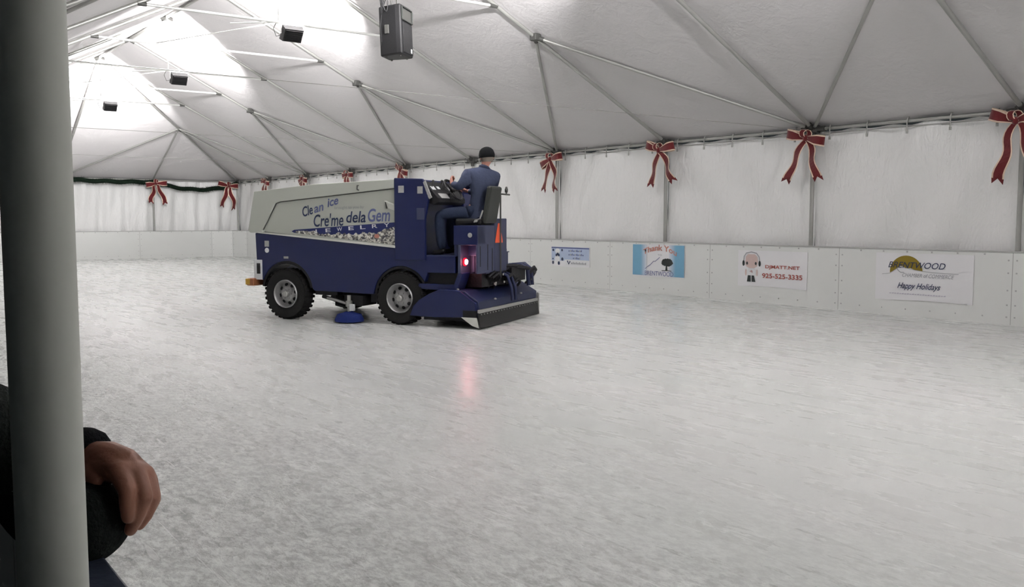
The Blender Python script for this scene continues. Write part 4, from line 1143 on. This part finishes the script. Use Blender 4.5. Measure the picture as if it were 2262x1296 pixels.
# hands on the wheel
def small_hand(wr,dirv,updir,parent,off,mt,sg=1):
    d=Vector(dirv).normalized(); u=Vector(updir).normalized(); sd=d.cross(u).normalized()*sg; w0=Vector(wr)
    def q(v,r): return tuple(v)+(r,)
    ch=[[q(w0,0.026),q(w0+d*0.04,0.026),q(w0+d*0.075+sd*0.012,0.020)],[q(w0+d*0.03-sd*0.012,0.022),q(w0+d*0.078-sd*0.022,0.014)],[q(w0+d*0.03+sd*0.012,0.022),q(w0+d*0.072+sd*0.026,0.014)]]
    for o_,l1 in ((-0.030,0.040),(-0.010,0.046),(0.010,0.043),(0.029,0.033)):
        ch.append([q(w0+d*0.082+sd*o_,0.0105),q(w0+d*(0.088+l1*0.8)+sd*o_-u*0.012,0.0098),q(w0+d*(0.088+l1*0.75)+sd*o_-u*0.036,0.0088),q(w0+d*0.078+sd*o_-u*0.046,0.0080)])
    ch.append([q(w0+d*0.025-sd*0.020,0.017),q(w0+d*0.055-sd*0.042-u*0.014,0.013),q(w0+d*0.085-sd*0.036-u*0.036,0.0095)])
    return blob('hand',ch,mt,parent,off,0.004,3)
small_hand((-0.66,-0.37,2.13),(0.35,-0.45,0.75),(0.6,0.5,0.2),DV,DO,M_SKIN)
small_hand((-0.72,-0.74,2.02),(0.45,0.55,0.35),(-0.2,0.2,1),DV,DO,M_SKIN,-1)

# ================================================================ person leaning on the near boards
PO=(1.62,0.32,0.0)
PN=empty('person',PO,0,'person in dark fleece leaning on near boards, one hand draped over the other arm','person')
pn=[(1.60,0.30,0.95,0.15,0.12),(1.60,0.27,1.12,0.15,0.12),(1.60,0.19,1.29,0.17,0.12),(1.60,0.12,1.42,0.15,0.10),(1.60,0.06,1.50,0.06),(1.60,0.02,1.56,0.055),(1.60,0.0,1.64,0.08,0.09),(1.60,-0.01,1.73,0.085,0.095),
 (1.42,0.035,1.39,0.06),(1.5737,-0.2261,1.2519)+(0.035,),(1.5367,-0.3083,1.1228)+(0.03,),
 (1.80,0.05,1.40,0.060),(1.76,-0.15,1.22,0.042),(1.5441,-0.2957,1.2256)+(0.030,),
 (1.52,0.30,0.90,0.10),(1.50,0.34,0.50,0.068),(1.48,0.40,0.10,0.045),(1.68,0.30,0.90,0.10),(1.70,0.32,0.50,0.068),(1.72,0.36,0.10,0.045)]
skin('body',pn,[(0,1),(1,2),(2,3),(3,4),(4,5),(5,6),(6,7),(3,8),(8,9),(9,10),(3,11),(11,12),(12,13),(0,14),(14,15),(15,16),(0,17),(17,18),(18,19)],M_HAND,PN,0,2,off=PO)
face(PN,(1.60,-0.01,1.67),(0,-1,0),PO,M_HAND)
m=MB(); m.lathe([(0.090,0.0),(0.104,0.0),(0.110,0.04),(0.098,0.09),(0.06,0.125),(0.0,0.14)],Matrix.Translation(Vector((1.60,0.0,1.69))-Vector(PO)),24,cap=False); m.build('knit_cap',M_KNIT,PN,smooth=True,solid=0.005)
# fleece: torso and both sleeves
fl=[(1.60,0.30,0.93,0.175,0.14),(1.60,0.27,1.12,0.18,0.145),(1.60,0.18,1.29,0.19,0.14),(1.60,0.12,1.41,0.17,0.115),(1.60,0.07,1.49,0.085),
 (1.42,0.035,1.39,0.092),(1.5765,-0.2238,1.2624)+(0.078,),(1.5097,-0.2349,1.1799)+(0.075,),(1.4544,-0.2695,1.1377)+(0.072,0.076),(1.4597,-0.3055,1.1455)+(0.062,0.070),(1.4935,-0.3284,1.1535)+(0.046,),(1.5451,-0.3133,1.1195)+(0.05,),
 (1.80,0.05,1.39,0.09),(1.76,-0.15,1.22,0.070),(1.7011,-0.2506,1.2073)+(0.058,),(1.5779,-0.3003,1.2229)+(0.046,)]
skin('fleece_jacket',fl,[(0,1),(1,2),(2,3),(3,4),(3,5),(5,6),(6,7),(7,8),(8,9),(9,10),(10,11),(3,12),(12,13),(13,14),(14,15)],M_FLEECE,PN,0,3,off=PO)
skin('collar',[(1.60,0.09,1.46,0.10),(1.60,0.06,1.53,0.085)],[(0,1)],M_CUFF,PN,0,2,off=PO)
skin('trousers',[(1.60,0.30,0.95,0.165,0.13),(1.52,0.30,0.88,0.115),(1.50,0.34,0.50,0.085),(1.48,0.40,0.12,0.07),(1.68,0.30,0.88,0.115),(1.70,0.32,0.50,0.085),(1.72,0.36,0.12,0.07)],[(0,1),(1,2),(2,3),(0,4),(4,5),(5,6)],M_CUFF,PN,0,2,off=PO)
for x in (1.48,1.72):
    skin('boot',[(x,0.41,0.10,0.05),(x,0.42,0.055,0.05),(x,0.32,0.045,0.042,0.04),(x,0.20,0.04,0.038,0.036)],[(0,1),(1,2),(2,3)],M_BOOT,PN,0,2,off=PO)
# ribbed cuff where the far sleeve ends
skin('cuff',[(1.5900,-0.2927,1.2238)+(0.047,),(1.5426,-0.3067,1.2300)+(0.046,),(1.5072,-0.3211,1.2337)+(0.042,)],[(0,1),(1,2)],M_CUFF,PN,0,2,off=PO)
# the draped hand: palm, four unequal fingers hooked down over the sleeve, thumb from the side of the palm
H=[(1.5304,-0.3139,1.2242)+(0.027,0.024),      #0 wrist
   (1.4884,-0.3285,1.2265)+(0.031,0.026),      #1 carpus
   (1.4572,-0.3446,1.2221)+(0.029,0.023),      #2 palm middle
   (1.4348,-0.3326,1.2221)+(0.0165,),          #3 index MCP
   (1.4117,-0.3383,1.1967)+(0.0128,),          #4 index PIP
   (1.4059,-0.3361,1.1731)+(0.0112,),          #5 index DIP
   (1.4045,-0.3358,1.1577)+(0.0093,),          #6 index tip
   (1.4385,-0.3555,1.2174)+(0.0171,),          #7 middle MCP
   (1.4126,-0.3621,1.1831)+(0.0135,),          #8 middle PIP
   (1.4130,-0.3508,1.1545)+(0.0116,),          #9 middle DIP
   (1.4174,-0.3422,1.1342)+(0.0096,),          #10 middle tip
   (1.4497,-0.3727,1.2077)+(0.0160,),          #11 ring MCP
   (1.4275,-0.3778,1.1751)+(0.0125,),          #12
   (1.4255,-0.3671,1.1508)+(0.0109,),          #13
   (1.4282,-0.3581,1.1363)+(0.0091,),          #14
   (1.4653,-0.3832,1.1923)+(0.0142,),          #15 little MCP
   (1.4502,-0.3864,1.1664)+(0.0112,),          #16
   (1.4472,-0.3784,1.1514)+(0.0098,),          #17
   (1.4478,-0.3728,1.1409)+(0.0082,),          #18
   (1.4903,-0.3084,1.2208)+(0.0194,),          #19 thumb base
   (1.4722,-0.3030,1.2131)+(0.0142,),          #20 thumb joint
   (1.4595,-0.3058,1.2071)+(0.0114,)]          #21 thumb tip
def hc(*ids): return [(H[k][0],H[k][1],H[k][2],H[k][3]) for k in ids]
chains=[hc(0,1,2),hc(1,3,4,5,6),hc(2,7,8,9,10),hc(2,11,12,13,14),hc(2,15,16,17,18),hc(0,19,20,21),hc(3,7,11,15),hc(1,11),hc(1,19,3)]
hand=blob('hand',chains,M_HAND,PN,PO,0.0022,6)
def nail(tip,prev,side):
    t=Vector(tip)-Vector(PO); p=Vector(prev)-Vector(PO); d=(t-p).normalized(); n=(Vector(side)-d*Vector(side).dot(d)).normalized(); s_=d.cross(n)
    m=MB(); c=t+n*0.0066-d*0.003
    m.add([c+s_*0.0045-d*0.006,c+s_*0.005+d*0.003,c+d*0.0055,c-s_*0.005+d*0.003,c-s_*0.0045-d*0.006,c+n*0.0012],[(0,1,5),(1,2,5),(2,3,5),(3,4,5),(4,0,5)])
    m.build('nail',M_NAIL,hand,smooth=True,fixn=True)
for a,b in ((6,5),(10,9)): nail(H[a][:3],H[b][:3],(-0.55,-0.75,0.1))
